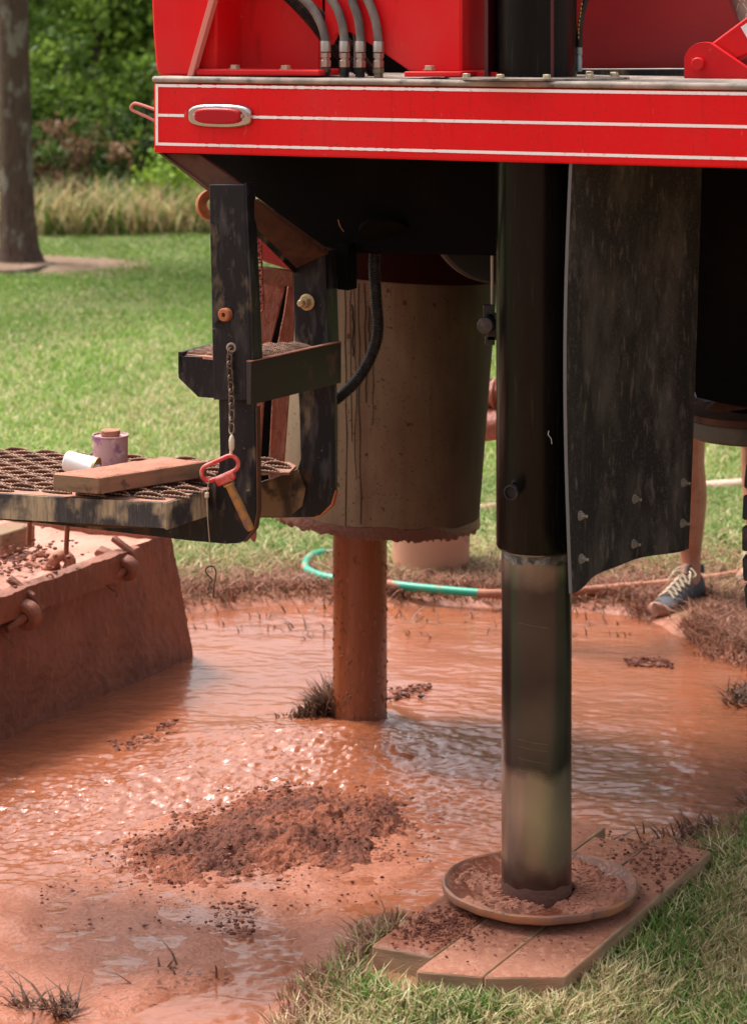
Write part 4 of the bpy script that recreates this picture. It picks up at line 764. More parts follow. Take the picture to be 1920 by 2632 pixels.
for x, h0, h1, r_ in ((762, .68, .02, .0016), (775, .68, .25, .0012), (794, .68, .03, .0018), (806, .68, .36, .0022), (784, .68, .15, .001), (822, .60, .30, .0012), (740, .60, .10, .0012), (778, .62, .48, .003), (815, .62, .50, .003)):
    obj('drip_stain', MB().tube([drum_pt(x+random.uniform(-1.5, 1.5)+q*.5, h0+(h1-h0)*q/8) for q in range(9)], [r_*random.uniform(.7, 1.2) for _ in range(9)], 6), M['drip'], drum)
obj('drum_band', MB().lathe([(.3, .69), (.304, .69), (.304, .925), (.3, .925)], dC, dax, 96, close=True), mat('shaded_dark_red_band', (.020, .004, .003), .8, spec=.05), drum)  # dark red taken near black to carry the shadow at the drum's top
obj('drum_lid', MB().lathe([(0, .90), (.289, .90), (.289, .915), (0, .915)], dC, dax, 64), M['black_dull'], drum)
# mud coated door panels left of the drum
def wplate(name, pts, D, th, m, bevel=.003):
    mb = MB(); mb.prism([at(x, y, D) for x, y in pts], (0, th, 0)); return obj(name, mb, m, rig, bevel)
M['mudgloss'] = mat('glistening_mud_coat', (.33, .105, .065), .38, var=[((.44, .20, .15), 30, .5, .66, (2, 2, .6), .8), ((.24, .07, .04), 12, .5, .65, (1, 1, .4), .8)], bump=[(45, 1.0, .012, (1, 1, .7)), (130, .5, .004, O1)])
wplate('mud_coated_door', [(540, 596), (634, 606), (628, 650), (600, 760), (590, 800), (572, 1080), (566, 1198), (560, 1200), (545, 1180), (535, 1165)], 6.55, .03, M['mudgloss'])
wplate('mud_coated_door', [(640, 606), (660, 606), (640, 880), (622, 1120), (600, 1136), (594, 1040), (606, 800), (628, 690)], 6.60, .03, M['mudgloss'])
wplate('door_bracket', [(575, 590), (650, 600), (650, 635), (575, 628)], 6.50, .03, M['mudcoat'])
wplate('inner_shaft', [(560, 600), (640, 600), (618, 1120), (568, 1120)], 6.75, .03, M['black_dull'])
# corrugated hose beside the drum
corrug([R(836, 500, .45), R(828, 580, .44), R(832, 660, .44), R(836, 730, .43), R(822, 785, .42), R(790, 840, .40), R(745, 882, .38), R(715, 900, .36)], .0135, M['conduit'], step=.0060, amp=.07)
# valve fitting on the jack's left
mb = MB(); c = at(1073, 720, 5.62); mb.lathe([(.0195, .03), (.0195, 0), (.017, -.003), (.005, -.003), (0, -.004)], c, (.25, 1, 0), 28); mb.box(at(1080, 690, 5.66), (.012, 0, 0), (0, .012, 0), (0, 0, .016)); mb.box(at(1083, 752, 5.66), (.011, 0, 0), (0, .012, 0), (0, 0, .010)); mb.box(at(1094, 722, 5.66), (.018, 0, 0), (0, .012, 0), (0, 0, .03)); obj('valve_block', mb, mat('worn_valve_black', (.03, .03, .032), .35, var=[((.12, .1, .08), 30, .55, .65, O1, .7)]), rig, .001)
obj('valve_tube', MB().tube([at(1088, 500, 5.7), at(1088, 690, 5.7)], .0035, 8), mat('cream_tube', (.4, .36, .28), .5), rig)
# --- mud flap, hanging plane running back
nu, nv = 34, 60; vs = []; FT = .008
def flap(s, t):
    # s across 0..1, t down 0..1
    D = 5.19+.46*s; xb = 1244+(1515-1244)*s; xt = 1264+(1560-1264)*s
    y = 360+(1308-360)*t; zt = CAMH-(350-25)*5.19/F; zb = .818-.006*s+.012*math.sin(s*3.1)
    X0 = (1250+12*math.cos(t*3)-826)*5.2/F; top = Vector((.412+.33*s, 5.19+.46*s, 0)); bot = Vector((.395+.312*s, 5.19+.46*s, 0))
    p = top.lerp(bot, t); wv = .013*math.sin(s*7+1.0+t*.5)+.006*math.sin(s*15+t); nn = Vector((.8, -.6, 0)); p = p+nn*wv*(.25+.75*t); p = p+Vector((-.010*math.sin(t*math.pi*1.1), 0, 0))*(1-s)
    p.z = zt+(zb-zt)*t; return p
for side in (0, 1):
    for i in range(nv+1):
        for j in range(nu+1):
            p = flap(j/nu, i/nv); vs.append(p+Vector((.8, -.6, 0))*(FT*(-1 if side else 0)))
n1 = (nu+1)*(nv+1); fs = []
for i in range(nv):
    for j in range(nu):
        a = i*(nu+1)+j; fs.append((a, a+nu+1, a+nu+2, a+1)); fs.append((n1+a, n1+a+1, n1+a+nu+2, n1+a+nu+1))
mfl = obj('mud_flap', MB().add(vs, fs), M['rubber'], rig)
ed = []
for i in range(nv): a = i*(nu+1); ed.append((a, n1+a, n1+a+nu+1, a+nu+1)); a += nu; ed.append((a, a+nu+1, n1+a+nu+1, n1+a))
for j in range(nu): a = nv*(nu+1)+j; ed.append((a, n1+a, n1+a+1, a+1))
obj('cut_edge', MB().add(vs, ed), M['rubber_edge'], mfl)
def flap_pt(x, y):
    best = None
    for i in range(0, 41):
        for j in range(60, 101):
            p = flap(i/40, j/100); px = 826+p.x*F/p.y; py = 25+(CAMH-p.z)*F/p.y; e = (px-x)**2+(py-y)**2
            if best is None or e < best[0]: best = (e, p)
    return best[1]
for x, y in ((1283, 1143), (1402, 1105), (1510, 1070), (1281, 1238), (1399, 1199), (1506, 1158)):
    c = flap_pt(x, y); nn = Vector((.8, -.6, 0)); mb = MB(); mb.lathe([(.0105, 0), (.0105, .002)], c, nn, 20); mb.lathe([(.0075, .0021), (.0075, .008)], c, nn, 6); mb.lathe([(.0035, .008), (.0035, .018), (.002, .019)], c, nn, 12); obj('bolt', mb, mat('grey_bolt', (.28, .26, .22), .5, metal=.4) if 'gb' not in M else M['gb'], mfl)
    M.setdefault('gb', bpy.data.materials['grey_bolt'])
# --- rear wheel: tyre with block tread, just entering the frame
rw = .42; wc = Vector((1.004, 5.98, .845)); ax = U
mb = MB(); mb.lathe([(.22, .03), (.30, .0), (.38, .005), (rw-.02, .03), (rw-.018, .25), (.38, .275), (.30, .28), (.22, .25)], wc, ax, 96); wh = obj('wheel', mb, M['tyre'], rig)
mb = MB(); mb2 = MB()
for kx in range(38):
    th = 2*math.pi*kx/38; rd = Vector((V.x*math.cos(th), V.y*math.cos(th), math.sin(th))); tn = Vector((-V.x*math.sin(th), -V.y*math.sin(th), math.cos(th)))
    for (u0, sh) in ((.030, 0), (.105, .5), (.180, 0), (.250, .5)):
        if sh: 
            th2 = th+math.pi/38; rd2 = Vector((V.x*math.cos(th2), V.y*math.cos(th2), math.sin(th2))); tn2 = Vector((-V.x*math.sin(th2), -V.y*math.sin(th2), math.cos(th2)))
        else: rd2, tn2 = rd, tn
        mb.box(wc+ax*u0+rd2*(rw-.008), ax*.031, tn2*.0275, rd2*.016)
        mb2.box(wc+ax*(u0+.004)+rd*(rw-.017), ax*.026, tn*.012, rd*.008)
obj('tread_block', mb, M['tyre'], wh, .005); 
mb = MB(); mb.lathe([(.05, .08), (.21, .07), (.225, .03), (.22, .08), (.20, .20)], wc, ax, 48); obj('rim', mb, mat('white_rim', (.5, .48, .45), .4), wh)
tagp = blobs('tread_mud', [tuple(wc+ax*random.uniform(.02, .27)+Vector((V.x*math.cos(t_), V.y*math.cos(t_), math.sin(t_)))*(rw-.006+.008*random.random())) for t_ in [random.uniform(0, 2*math.pi) for _ in range(700)]], [random.uniform(.004, .012) for _ in range(700)], mat('orange_mud', (.48, .19, .10), .9))
me_ = tagp.data; off = wloc(wh); me_.transform(Matrix.Translation(-off)); tagp.parent = wh; tagp.name = 'tread_mud'; tagp['kind'] = 'stuff'
# things under the right side
mb = MB(); mb.lathe([(0, .0), (.150, .0), (.160, .008), (.163, .035), (.150, .06), (0, .06)], at(1662, 966, 6.2), UP, 64); obj('drain_pan', mb, mat('olive_grime', (.10, .085, .06), .7, var=[((.17, .14, .10), 14, .45, .65, O1, .7)]), rig)
mb = MB(); mb.lathe([(.166, .0), (.170, .003), (.170, .018), (.166, .020)], at(1662, 925, 6.2), UP, 64); obj('pan_ring', mb, M['rust'], rig)
wplate('rust_bracket', [(1560, 905), (1640, 845), (1760, 780), (1760, 915), (1655, 905), (1590, 912)], 5.98, .02, M['rust'])
mb = MB(); mb.tube([at(1660, 800, 6.2), at(1660, 930, 6.2)], .06, 20); obj('axle_post', mb, M['black_dull'], rig)
# muddy ribbed suction hose hung behind the drum
ph = [at(980, 915, 8.2), at(1060, 905, 8.15), at(1110, 900, 8.1), at(1200, 905, 8.1), at(1300, 940, 8.3)]
corrug([p+UP*.04 for p in ph], .050, M['mudgloss'], name='suction_hose', step=.02, amp=.10, seg=24); corrug([p-UP*.05+Vector((0, -.03, 0)) for p in ph], .050, M['mudgloss'], name='suction_hose', step=.03, amp=.04, seg=24)
# ================================================================== things around the rig
t = thing('well_casing', CAS, 'round mud-coated steel casing pipe standing in the pool under the drum', 'casing pipe')
mb = MB(); mb.lathe([(.0775, -.2), (.0775, .85), (.0715, .85), (.0715, -.2)], CAS, UP, 64, close=True)
for p in mb.v:
    a = math.atan2(p.y-CAS.y, p.x-CAS.x); f_ = 1+.006*math.sin(a*9+p.z*3); p.xy = CAS.xy+(p.xy-CAS.xy)*f_
obj('pipe_wall', mb, M['mudwet'], t)
pd = []; pr = []
for i in range(160):
    a = random.uniform(math.pi, 2*math.pi); z = .02+.5*random.random()**1.6; pd.append((CAS.x+.0778*math.cos(a), CAS.y+.0778*math.sin(a), z)); pr.append(random.uniform(.0012, .0034))
o = blobs('mud_bead', pd, pr, M['mudwet'], 8, flat=2.2); o.data.transform(Matrix.Translation(-Vector(CAS))); o.parent = t; o['kind'] = 'stuff'
# sleepers under the jack
pdir = Vector((.4226, .8, 0)).normalized(); pn = Vector((pdir.y, -pdir.x, 0)); starts = [(Vector((-.004, 5.14, 0)), .142, 'timber sleeper nearest the pool, half covered in wet mud', -.02), (Vector((.085, 5.003, 0)), .134, 'middle timber sleeper of the three under the jack foot', 0), (Vector((.221, 4.976, 0)), .138, 'timber sleeper nearest the grass with its pale side showing', .006)]
starts[2] = (Vector((.2195, 4.970, 0)), .145, starts[2][2], .004)
for i, (s0, wdt, lab, dz_) in enumerate(starts):
    t = thing('timber_sleeper', s0, lab, 'timber', 'timber sleepers under the jack')
    L = .92; nseg = 30; mb = MB(); vs = []
    p = s0; shf = (0, .035, .075)[i]; q = s0+pn*(wdt-.0025)+pdir*shf
    mb.prism([p-UP*0, q, q+pdir*(L-shf), p+pdir*L], UP*.102); 
    obj('timber_body', mb, M['endgrain'], t, .004)
    pm = M['plank'] if i else M['plankwet']
    # mud skin on top: displaced sheet
    nx, ny = 22, 120; a_ = np.linspace(.001, wdt-.006, nx); b_ = np.linspace(.002, L-.002, ny); Aa, Bb = np.meshgrid(a_, b_); Bb = Bb+shf*(Aa/wdt)*(1-Bb/L)
    Xs = s0.x+pn.x*Aa+pdir.x*Bb; Ys = s0.y+pn.y*Aa+pdir.y*Bb
    bump_ = fbm(Xs*60, Ys*60, 3, 91+i)-.5; big = fbm(Xs*9, Ys*9, 3, 95)-.45; Zs = .1035+.0035*bump_+.006*np.maximum(0, big)*(2 if i == 0 else 1)
    edge = np.minimum(np.minimum(Aa, wdt-.005-Aa), np.minimum(np.meshgrid(a_, b_)[1], L-np.meshgrid(a_, b_)[1])); Zs = np.where(edge < .003, .1015, Zs)
    o = npmesh('mud_skin', np.stack([Xs, Ys, Zs], -1).reshape(-1, 3)-np.array(s0), [gridfaces(nx, ny)], pm, parent=t, off=(0, 0, 0))
pts = []; rad = []
def crumbs(c0, spread, n, r0, r1, z):
    for _ in range(n): pts.append((c0.x+random.gauss(0, spread[0]), c0.y+random.gauss(0, spread[1]), z+random.uniform(-.001, .003))); rad.append(r0+(r1-r0)*random.random()**2)
crumbs(G(960, 2060, .10), (.045, .05), 620, .0012, .0045, .108); crumbs(G(1000, 2040, .10), (.02, .03), 140, .0012, .0045, .106)
crumbs(G(1450, 1905, .10), (.07, .13), 420, .0012, .0045, .106); crumbs(G(1390, 1900, .10), (.02, .16), 150, .002, .007, .085); crumbs(G(1210, 2080, .10), (.11, .12), 160, .0012, .003, .1065)
crumbs(G(860, 2105, .06), (.035, .012), 120, .003, .010, .075)
k_ = [i for i, p in enumerate(pts) if sdist(np.array([p[0]]), np.array([p[1]]), [s0_ for s0_ in [Vector((-.01, 5.13, 0)), Vector((.085, 4.985, 0)), Vector((.35, 4.90, 0)), Vector((.775, 5.70, 0)), Vector((.40, 5.95, 0))]])[0] > .004]
tag(blobs('mud_crumbs', [pts[i] for i in k_], [rad[i] for i in k_], M['crumb'], 6), 'loose mud crumbs spilled on the timber sleepers', 'mud', kind='stuff')
# --- mud tub
T0 = G(430, 1452); td = Vector((-.46, -.887, 0)).normalized(); tn = Vector((-td.y, td.x, 0));  tn = tn if tn.x < 0 else -tn
tub = thing('mud_tub', T0+td*1.2+tn*.6, 'low steel mud tub caked in red mud, brimful, at the left', 'mud tub')
H = .415; LEN = 2.6; lean_u = .16
def tp_(s, n_, z): return T0+td*s+tn*n_+UP*z
# outer wall panel as displaced heightfield (caked mud)
nx, nz = 420, 60; vs = []
rr_ = np.random.default_rng(2)
SS, ZZ = np.meshgrid(np.linspace(0, LEN, nx), np.linspace(-.08, H-.004, nz)); dsp = .010*(fbm(SS*10, ZZ*10, 4, 101)-.5)+.006*(fbm(SS*60, ZZ*60, 3, 102)-.5)
for i in range(nz):
    for j in range(nx):
        z = ZZ[i, j]; s0 = SS[i, j]; s0 = s0+(1-s0/LEN)*max(0, z)*.30; p = tp_(s0, -dsp[i, j]+.02*z, z); vs.append(p)
wall = obj('tub_wall', MB().add(vs, [(i*nx+j, i*nx+j+1, (i+1)*nx+j+1, (i+1)*nx+j) for i in range(nz-1) for j in range(nx-1)]), M['mudcoat'], tub)
mb = MB(); mb.prism([tp_(0, .004, -.08), tp_(.30*H, .004+.03*H, H-.01), tp_(.30*H, 1.2, H-.01), tp_(0, 1.2, -.08)], td*.02); obj('end_wall', mb, M['mudcoat'], tub, .003)
mb = MB(); mb.prism([tp_(.03, 1.2, -.08), tp_(.03, 1.2, H-.01), tp_(LEN, 1.2, H-.01), tp_(LEN, 1.2, -.08)], tn*.02); obj('back_wall', mb, M['mudcoat'], tub, .003)
mb = MB(); nS = 260; cs = [(-.030, 0), (-.032, -.04), (-.028, -.08), (.0, -.083), (.02, -.05), (.022, -.004), (.010, .003), (-.008, .004)]; vs = []
for i in range(nS):
    s_ = .36+(LEN-.36)*i/(nS-1); lo = 0
    for q_, (n1_, z1_) in enumerate(cs):
        w1 = .012*(fbm(np.array([s_*12+q_*3.1]), np.array([q_*1.7]), 3, 131)[0]-.5); w2 = .005*(fbm(np.array([s_*45+q_*5.]), np.array([q_*2.3]), 4, 133, .7)[0]-.5)
        vs.append(tp_(s_, n1_-abs(w1)*.6+w2, H+z1_-(.014 if lo and q_ in (0, 5, 6, 7) else 0)+w1+w2))
mb.add(vs, [(i*8+k2, i*8+(k2+1) % 8, (i+1)*8+(k2+1) % 8, (i+1)*8+k2) for i in range(nS-1) for k2 in range(8)]+[tuple(range(8)), tuple(range((nS-1)*8, nS*8))[::-1]])
obj('rim_bar', mb, M['mudcoat'], tub)
# mud inside
nx, ny = 120, 90; SS, NN = np.meshgrid(np.linspace(.10, LEN, nx), np.linspace(.01, 1.19, ny)); hz = H-.05+.03*fbm(SS*3, NN*3, 4, 111)+.016*fbm(SS*16, NN*16, 4, 112)+.05*np.exp(-((SS-.95)**2/.05+(NN-.3)**2/.03))
vs = [tp_(SS[i, j], NN[i, j], hz[i, j]) for i in range(ny) for j in range(nx)]
M['mudtop'] = mat('pale_drying_mud', (.50, .235, .17), .8, var=[((.40, .17, .11), 9, .42, .62, O1, .7), ((.20, .08, .06), 60, .62, .72, O1, .7)], bump=[(60, .7, .008, O1)])
obj('mud_fill', MB().add(vs, [(i*nx+j, i*nx+j+1, (i+1)*nx+j+1, (i+1)*nx+j) for i in range(ny-1) for j in range(nx-1)]), M['mudtop'], tub)
# latch lugs with pins
def rim_at(x, off=-.03, z=None):
    z = H-.035 if z is None else z
    return min((tp_(q*.01, off, z) for q in range(0, 260)), key=lambda p: abs(826+p.x*F/p.y-x))
def lug(x, z, sc=1.0):
    c = rim_at(x, -.035, z); ax_ = Vector((-.42, -.86, -.30)).normalized(); lft = Vector((-.9, .42, 0)).normalized(); upl = ax_.cross(lft).normalized(); upl = upl if upl.z > 0 else -upl
    mb = MB(); mb.lathe([(.014*sc, -.020), (.032*sc, -.020), (.038*sc, -.012), (.038*sc, .012), (.032*sc, .020), (.014*sc, .020)], c, ax_, 26, close=True)
    e = ax_*.016
    mb.prism([c+lft*.01+upl*.034*sc-e, c+lft*.085*sc+upl*.060*sc-e, c+lft*.10*sc+upl*.045*sc-e, c+lft*.075*sc-upl*.005-e, c+lft*.02-upl*.02*sc-e], ax_*.030)
    mb.prism([c-lft*.012+upl*.040*sc-e*2.6, c+lft*.05*sc+upl*.085*sc-e*2.6, c+lft*.06*sc+upl*.070*sc-e*2.6, c-lft*.020+upl*.014*sc-e*2.6], ax_*.018)
    l = obj('latch_lug', mb, M['mudcoat'], tub, .004, 3)
    pe = c+ax_*.062*sc+lft*.022-UP*.008; mb = MB(); mb.tube([c-ax_*.03, c+ax_*.01, pe], [.0125*sc, .0125*sc, .011*sc], 14); obj('lug_pin', mb, M['mudcoat'], l, .003)
    mb = MB(); mb.tube(smooth_path([pe+lft*.008+UP*.006, pe+lft*.016-UP*.006, pe+lft*.004-UP*.022, pe-lft*.014-UP*.030, pe-lft*.026-UP*.036, pe-lft*.022-UP*.048]), .0028, 6); obj('lug_clip', mb, M['mudcoat'], l)
lug(282, H-.045); lug(60, H-.075, 1.15)
# loop clip standing on the rim
mb = MB(); D_ = G(112, 1295, H-.03).y-.03; mb.tube(smooth_path([at(98, 1302, D_), at(99, 1285, D_), at(104, 1273, D_), at(113, 1270, D_), at(119, 1278, D_), at(117, 1289, D_), at(108, 1295, D_)]), .0032, 7); obj('wire_clip', mb, M['muddry'], tub)
# shackle on the mud
D_ = G(120, 1240, H).y-.02; mb = MB(); mb.tube(smooth_path([at(112, 1262, D_), at(80, 1252, D_+.03), at(66, 1240, D_+.06), at(78, 1228, D_+.09), at(105, 1225, D_+.08), at(128, 1232, D_+.03)]), .011, 10); mb.tube([at(96, 1262, D_-.02), at(132, 1247, D_)], .013, 10)
mb.tube(smooth_path([at(108, 1262, D_), at(118, 1240, D_-.02), at(140, 1228, D_), at(156, 1240, D_), at(150, 1262, D_)]), .017, 10); tag(obj('shackle', mb, M['muddry'], origin=at(110, 1250, D_)), 'mud-covered shackle lying on the mud at the tub rim', 'shackle')
for x, y0, y1, D_, lb_ in ((67, 1100, 1192, 6.6, 'left'), (150, 1110, 1212, 6.5, 'right')):
    mb = MB(); mb.tube([at(x+4, y0, D_), at(x, (y0+y1)/2, D_+.02), at(x-3, y1+12, D_+.05)], [.0062, .0066, .0068], 10)
    obj('stay_rod', mb, M['mudcoat'], rig)
mb = MB(); c = G(30, 1215, H); mb.box(c+Vector((-.03, .05, .02)), td*.085, tn*.05, UP*.035); tag(obj('wood_block', mb, M['wood'], origin=c, bevel=.006), 'muddy wooden block sitting on the mud-filled tub', 'block')
o = blobs('tub_crumbs', [tuple(tp_(.85+random.gauss(0, .16), .22+random.gauss(0, .10), H+.012+random.uniform(-.01, .02))) for _ in range(700)], [random.uniform(.002, .007) for _ in range(700)], M['crumb'], 9); tag(o, 'crumbly mud heaped inside the mud tub', 'mud', kind='stuff')
# --- board and cans on the platform
zb = zs+.016; q = [G(117, 1049, zb+.035), G(219, 1058, zb+.035), G(459, 1021, zb+.035)]; q.append(q[0]+q[2]-q[1])
q = [Vector((p.x, p.y, 0)) for p in q]; o0 = sum(q, Vector())/4; mb = MB(); mb.prism([p+UP*zb for p in q], UP*.035)
bd = thing('timber_board', o0+UP*zb, 'short muddy timber board lying on the serrated step', 'board'); obj('board_body', mb, M['wood'], bd, .003)
nx, ny = 50, 24; vs = []
for i in range(ny):
    for j in range(nx):
        u_, v_ = j/(nx-1), i/(ny-1); p = q[1].lerp(q[2], u_).lerp(q[0].lerp(q[3], u_), v_); e_ = min(u_, 1-u_)*.30 < .004 or min(v_, 1-v_)*.1 < .004
        vs.append((p.x, p.y, zb+(.0345 if e_ else .0368+.004*(fbm(np.array([p.x*40]), np.array([p.y*40]), 3, 121)[0]-.45))))
obj('mud_dust', MB().add(vs, [(i*nx+j, i*nx+j+1, (i+1)*nx+j+1, (i+1)*nx+j) for i in range(ny-1) for j in range(nx-1)]), M['muddry'], bd)
zc = zs+.010; c = G(245, 1034, zc); t = thing('can', c, 'upright purple-stained tin can with a screw top behind the board', 'can')
mb = MB(); mb.lathe([(.040, 0), (.0415, .0), (.0415, .003), (.0400, .004), (.0400, .071), (.0420, .072), (.0420, .0755), (.039, .0755), (.038, .072), (.0, .072)], c, UP, 40); obj('can_body', mb, M['purple_can'], t)
mb = MB(); mb.lathe([(.021, .0722), (.021, .076), (.0225, .0765), (.0225, .079), (.021, .080), (.021, .0815), (.0225, .082), (.0225, .0845), (.0215, .086), (.0, .086)], c, UP, 32); obj('screw_cap', mb, M['muddry'], t)
c = at(182, 1025, 5.60); c.z = zs+.008+.0225; t = thing('can', Vector((c.x, c.y, c.z-.0225)), 'small white painted can lying on its side against the board', 'can')
axc = Vector((.92, -.30, -.16)).normalized(); p0 = c-axc*.038
mb = MB(); mb.lathe([(.0, .0), (.0225, .0), (.0235, .002), (.0230, .004), (.0230, .070), (.0238, .072), (.0238, .074), (.021, .074), (.020, .069)], p0+UP*.006, axc, 36); obj('can_body', mb, M['white_can'], t)
mb = MB(); mb.lathe([(.0242, .070), (.0244, .0755), (.0205, .0757), (.0195, .068), (.0, .068)], p0+UP*.006, axc, 36); obj('can_end', mb, M['tin'], t)
mb = MB(); mb.lathe([(.009, .068), (.009, .080), (.007, .081), (.0, .081)], p0+UP*.006, axc, 20); obj('spout', mb, M['white_can'], t)
# --- chain, pin
def link(c, d, side, L=.0165, Wd=.0105, r=.0021):
    P = []; h = L/2-Wd/2+.001
    for a in np.linspace(-math.pi/2, math.pi/2, 7): P.append(c+d*(h+Wd/2*math.cos(a))+side*(Wd/2*math.sin(a)))
    for a in np.linspace(math.pi/2, 3*math.pi/2, 7): P.append(c+d*(-h+Wd/2*math.cos(a))+side*(Wd/2*math.sin(a)))
    return P
def chain(path, parent, m, L=.0165, Wd=.0105, r=.0021, name='chain'):
    P = smooth_path(path, 12); S_ = [0]
    for i in range(1, len(P)): S_.append(S_[-1]+(P[i]-P[i-1]).length)
    pitch = L-2*r-.0008; n = int(S_[-1]/pitch); mb = MB(); j = 0
    for i in range(n):
        s = (i+.5)*pitch
        while j < len(P)-2 and S_[j+1] < s: j += 1
        c = P[j].lerp(P[j+1], (s-S_[j])/(S_[j+1]-S_[j])); d = (P[j+1]-P[j]).normalized(); fr = Vector((.5, -.87, 0)); fr = (fr-d*fr.dot(d)).normalized(); sd2 = d.cross(fr)
        sd_ = (sd2*.94+fr*.34) if i % 2 == 0 else (fr*.94-sd2*.34); mb.tube(link(c, d, sd_, L, Wd, r), r, 7, closed=True)
    return obj(name, mb, m, parent)
DP = 5.43
hp = thing('hitch_pin', at(500, 1050, DP), 'red-handled hitch pin with ochre shaft hanging on a chain from the step frame', 'hitch pin')
chain([R(512, 772, -.037), R(508, 800, -.040), R(513, 880, -.042), at(513, 964, DP+.01)], hp, M['chain'], L=.0205, Wd=.0130, r=.0022)
mb = MB(); mb.lathe([(.004, 0), (.006, .004), (.0065, .022), (.0045, .030), (.002, .034)], at(513, 996, DP), UP, 12); mb.tube([at(512, 992, DP), at(511, 1006, DP)], .0035, 8); obj('snap', mb, M['cream'], hp)
hc = at(487, 1036, DP); dl = Vector((math.cos(R_(25)), -.12, math.sin(R_(25)))).normalized(); up_ = Vector((-dl.z, 0, dl.x)).normalized(); P = []
Lh, Rh = .0255, .0175
for a in np.linspace(-math.pi/2, math.pi/2, 12): P.append(hc+dl*(Lh+Rh*math.cos(a))+up_*(Rh*math.sin(a)))
for a in np.linspace(math.pi/2, 3*math.pi/2, 12): P.append(hc+dl*(-Lh+Rh*math.cos(a))+up_*(Rh*math.sin(a)))
hd = obj('handle', MB().tube(P, .0048, 12, closed=True), M['redpin'], hp)
cc_ = at(501, 1060, DP); sh = (at(555, 1172, DP+.005)-at(506, 1066, DP)).normalized()
mb = MB(); mb.box(cc_-sh*.003, dl*.022, sh*.0095, dl.cross(sh)*.0115); obj('collar', mb, M['redpin'], hp, .004, 3)
mb = MB(); mb.tube([at(506, 1068, DP), at(508, 1073, DP)], .013, 20); mb.tube([at(507, 1070, DP), at(551, 1164, DP+.005), at(555, 1172, DP+.005)], [.0098, .0098, .0075], 20); obj('shaft', mb, M['pinshaft'], hp)
mb = MB(); mb.tube(smooth_path([at(463, 1058, DP), at(459, 1085, DP), at(458, 1100, DP), at(460, 1150, DP), at(464, 1200, DP), at(466, 1252, DP)]), .0011, 6); obj('lanyard', mb, M['wire'], hp)
mb = MB(); mb.lathe([(.0045, 0), (.0045, .010)], at(458, 1100, DP), UP, 10); obj('ferrule', mb, M['cream'], hp)
mb = MB(); q_ = [(472, 1322), (474, 1295), (478, 1270), (475, 1256), (466, 1252), (457, 1257), (456, 1266), (464, 1276), (470, 1284), (464, 1291), (463, 1298), (469, 1302), (458, 1316)]
mb.tube(smooth_path([at(x, y, DP) for x, y in q_], 6), .0018, 7); obj('spring_clip', mb, M['chain'], hp)
ch = chain([at(572, 505, 6.0), at(573, 560, 6.0), at(576, 640, 6.0), at(577, 688, 6.0)], None, mat('red_chain', (.30, .07, .05), .6, metal=.2), L=.026, Wd=.017, r=.0028, name='safety_chain')
tag(ch, 'reddish chain hanging in the gap between the two step frames', 'chain')
# --- things on the lawn beyond
hs = [G(742, 1220, .055), G(715, 1222, .055), G(690, 1230, .055), G(676, 1247, .055), G(684, 1263, .055), G(735, 1279, .055), G(860, 1292, .055), G(930, 1300, .055), G(1050, 1311, .055), G(1105, 1313, .055), G(1265, 1308, .055), G(1400, 1297, .055), G(1470, 1291, .055), G(1570, 1279, .055), G(1660, 1266, .055), G(1900, 1235, .055)]
hz_ = thing('garden_hose', G(690, 1240), 'green garden hose partly caked in mud across the far bank', 'hose')
obj('hose_line', MB().tube(smooth_path(hs[1:], 10)[:72], .0145, 12), M['green_hose'], hz_); obj('muddy_stretch', MB().tube(smooth_path(hs[1:], 10)[71:], .0150, 12), M['pinkhose'], hz_); obj('hose_end', MB().tube([hs[1], hs[0]], .009, 10), M['steel'], hz_)
c = G(952, 1276); t = thing('bucket', c, 'square-looking pinkish mud-splashed bucket standing behind the drum', 'bucket')
mb = MB(); mb.lathe([(.135, 0), (.150, .34), (.156, .34), (.156, .36), (.146, .36), (.13, .02), (0, .02)], c, UP, 48); obj('bucket_body', mb, M['bucket'], t)
mb = MB(); mb.tube([c+Vector((.155*math.cos(a), .155*math.sin(a)*.3-.06, .33-.10*abs(math.sin(a)))) for a in np.linspace(math.pi, 2*math.pi, 20)], .003, 6); obj('handle', mb, M['steel'], t)
mb = MB(); mb.tube([G(1030, 1136, .03), G(1180, 1120, .035), G(1400, 1093, .04), G(1650, 1074, .05), G(2000, 1046, .05)], .031, 18); tag(obj('plastic_pipe', mb, M['pink_pipe'], origin=G(1400, 1100)), 'pale pink mud-splashed pipe lying across the lawn behind the flap', 'pipe')
# ------------------------------------------------------------------ person behind the rig
LA = Vector((1.078, 8.47, .012)); RA = Vector((1.36, 8.8, .012))
ps = thing('person', Vector((1.22, 8.65, 0)), 'person in shorts and dark laced sneakers standing behind the mud flap', 'person')
hip = Vector((1.23, 8.68, .92))
def chainv(vs, es, rs, pts, start=None):
    p = start
    for (c, r) in pts:
        vs.append(Vector(c)); rs.append(r); i = len(vs)-1
        if p is not None: es.append((p, i))
        p = i
    return p
vs, es, rs = [], [], []
r0 = chainv(vs, es, rs, [(hip, .12)])
kL = LA+Vector((-.012, -.02, .50)); kR = RA+Vector((-.02, -.06, .50))
for (an, kn, hx) in ((LA, kL, -.09), (RA, kR, .09)):
    tdir = Vector((-.60, -.80, 0)); chainv(vs, es, rs, [(hip+Vector((hx, 0, -.06)), .095), (kn+Vector((0, 0, .22)), .078), (kn, .056), (kn+Vector((.012, .030, -.13)), .062), (kn+Vector((.008, .022, -.24)), .052), (an+Vector((.0, .01, .16)), .036), (an+Vector((0, 0, .085)), .036), (an+tdir*.06+UP*.045, .034), (an+tdir*.15+UP*.03, .028)], r0)
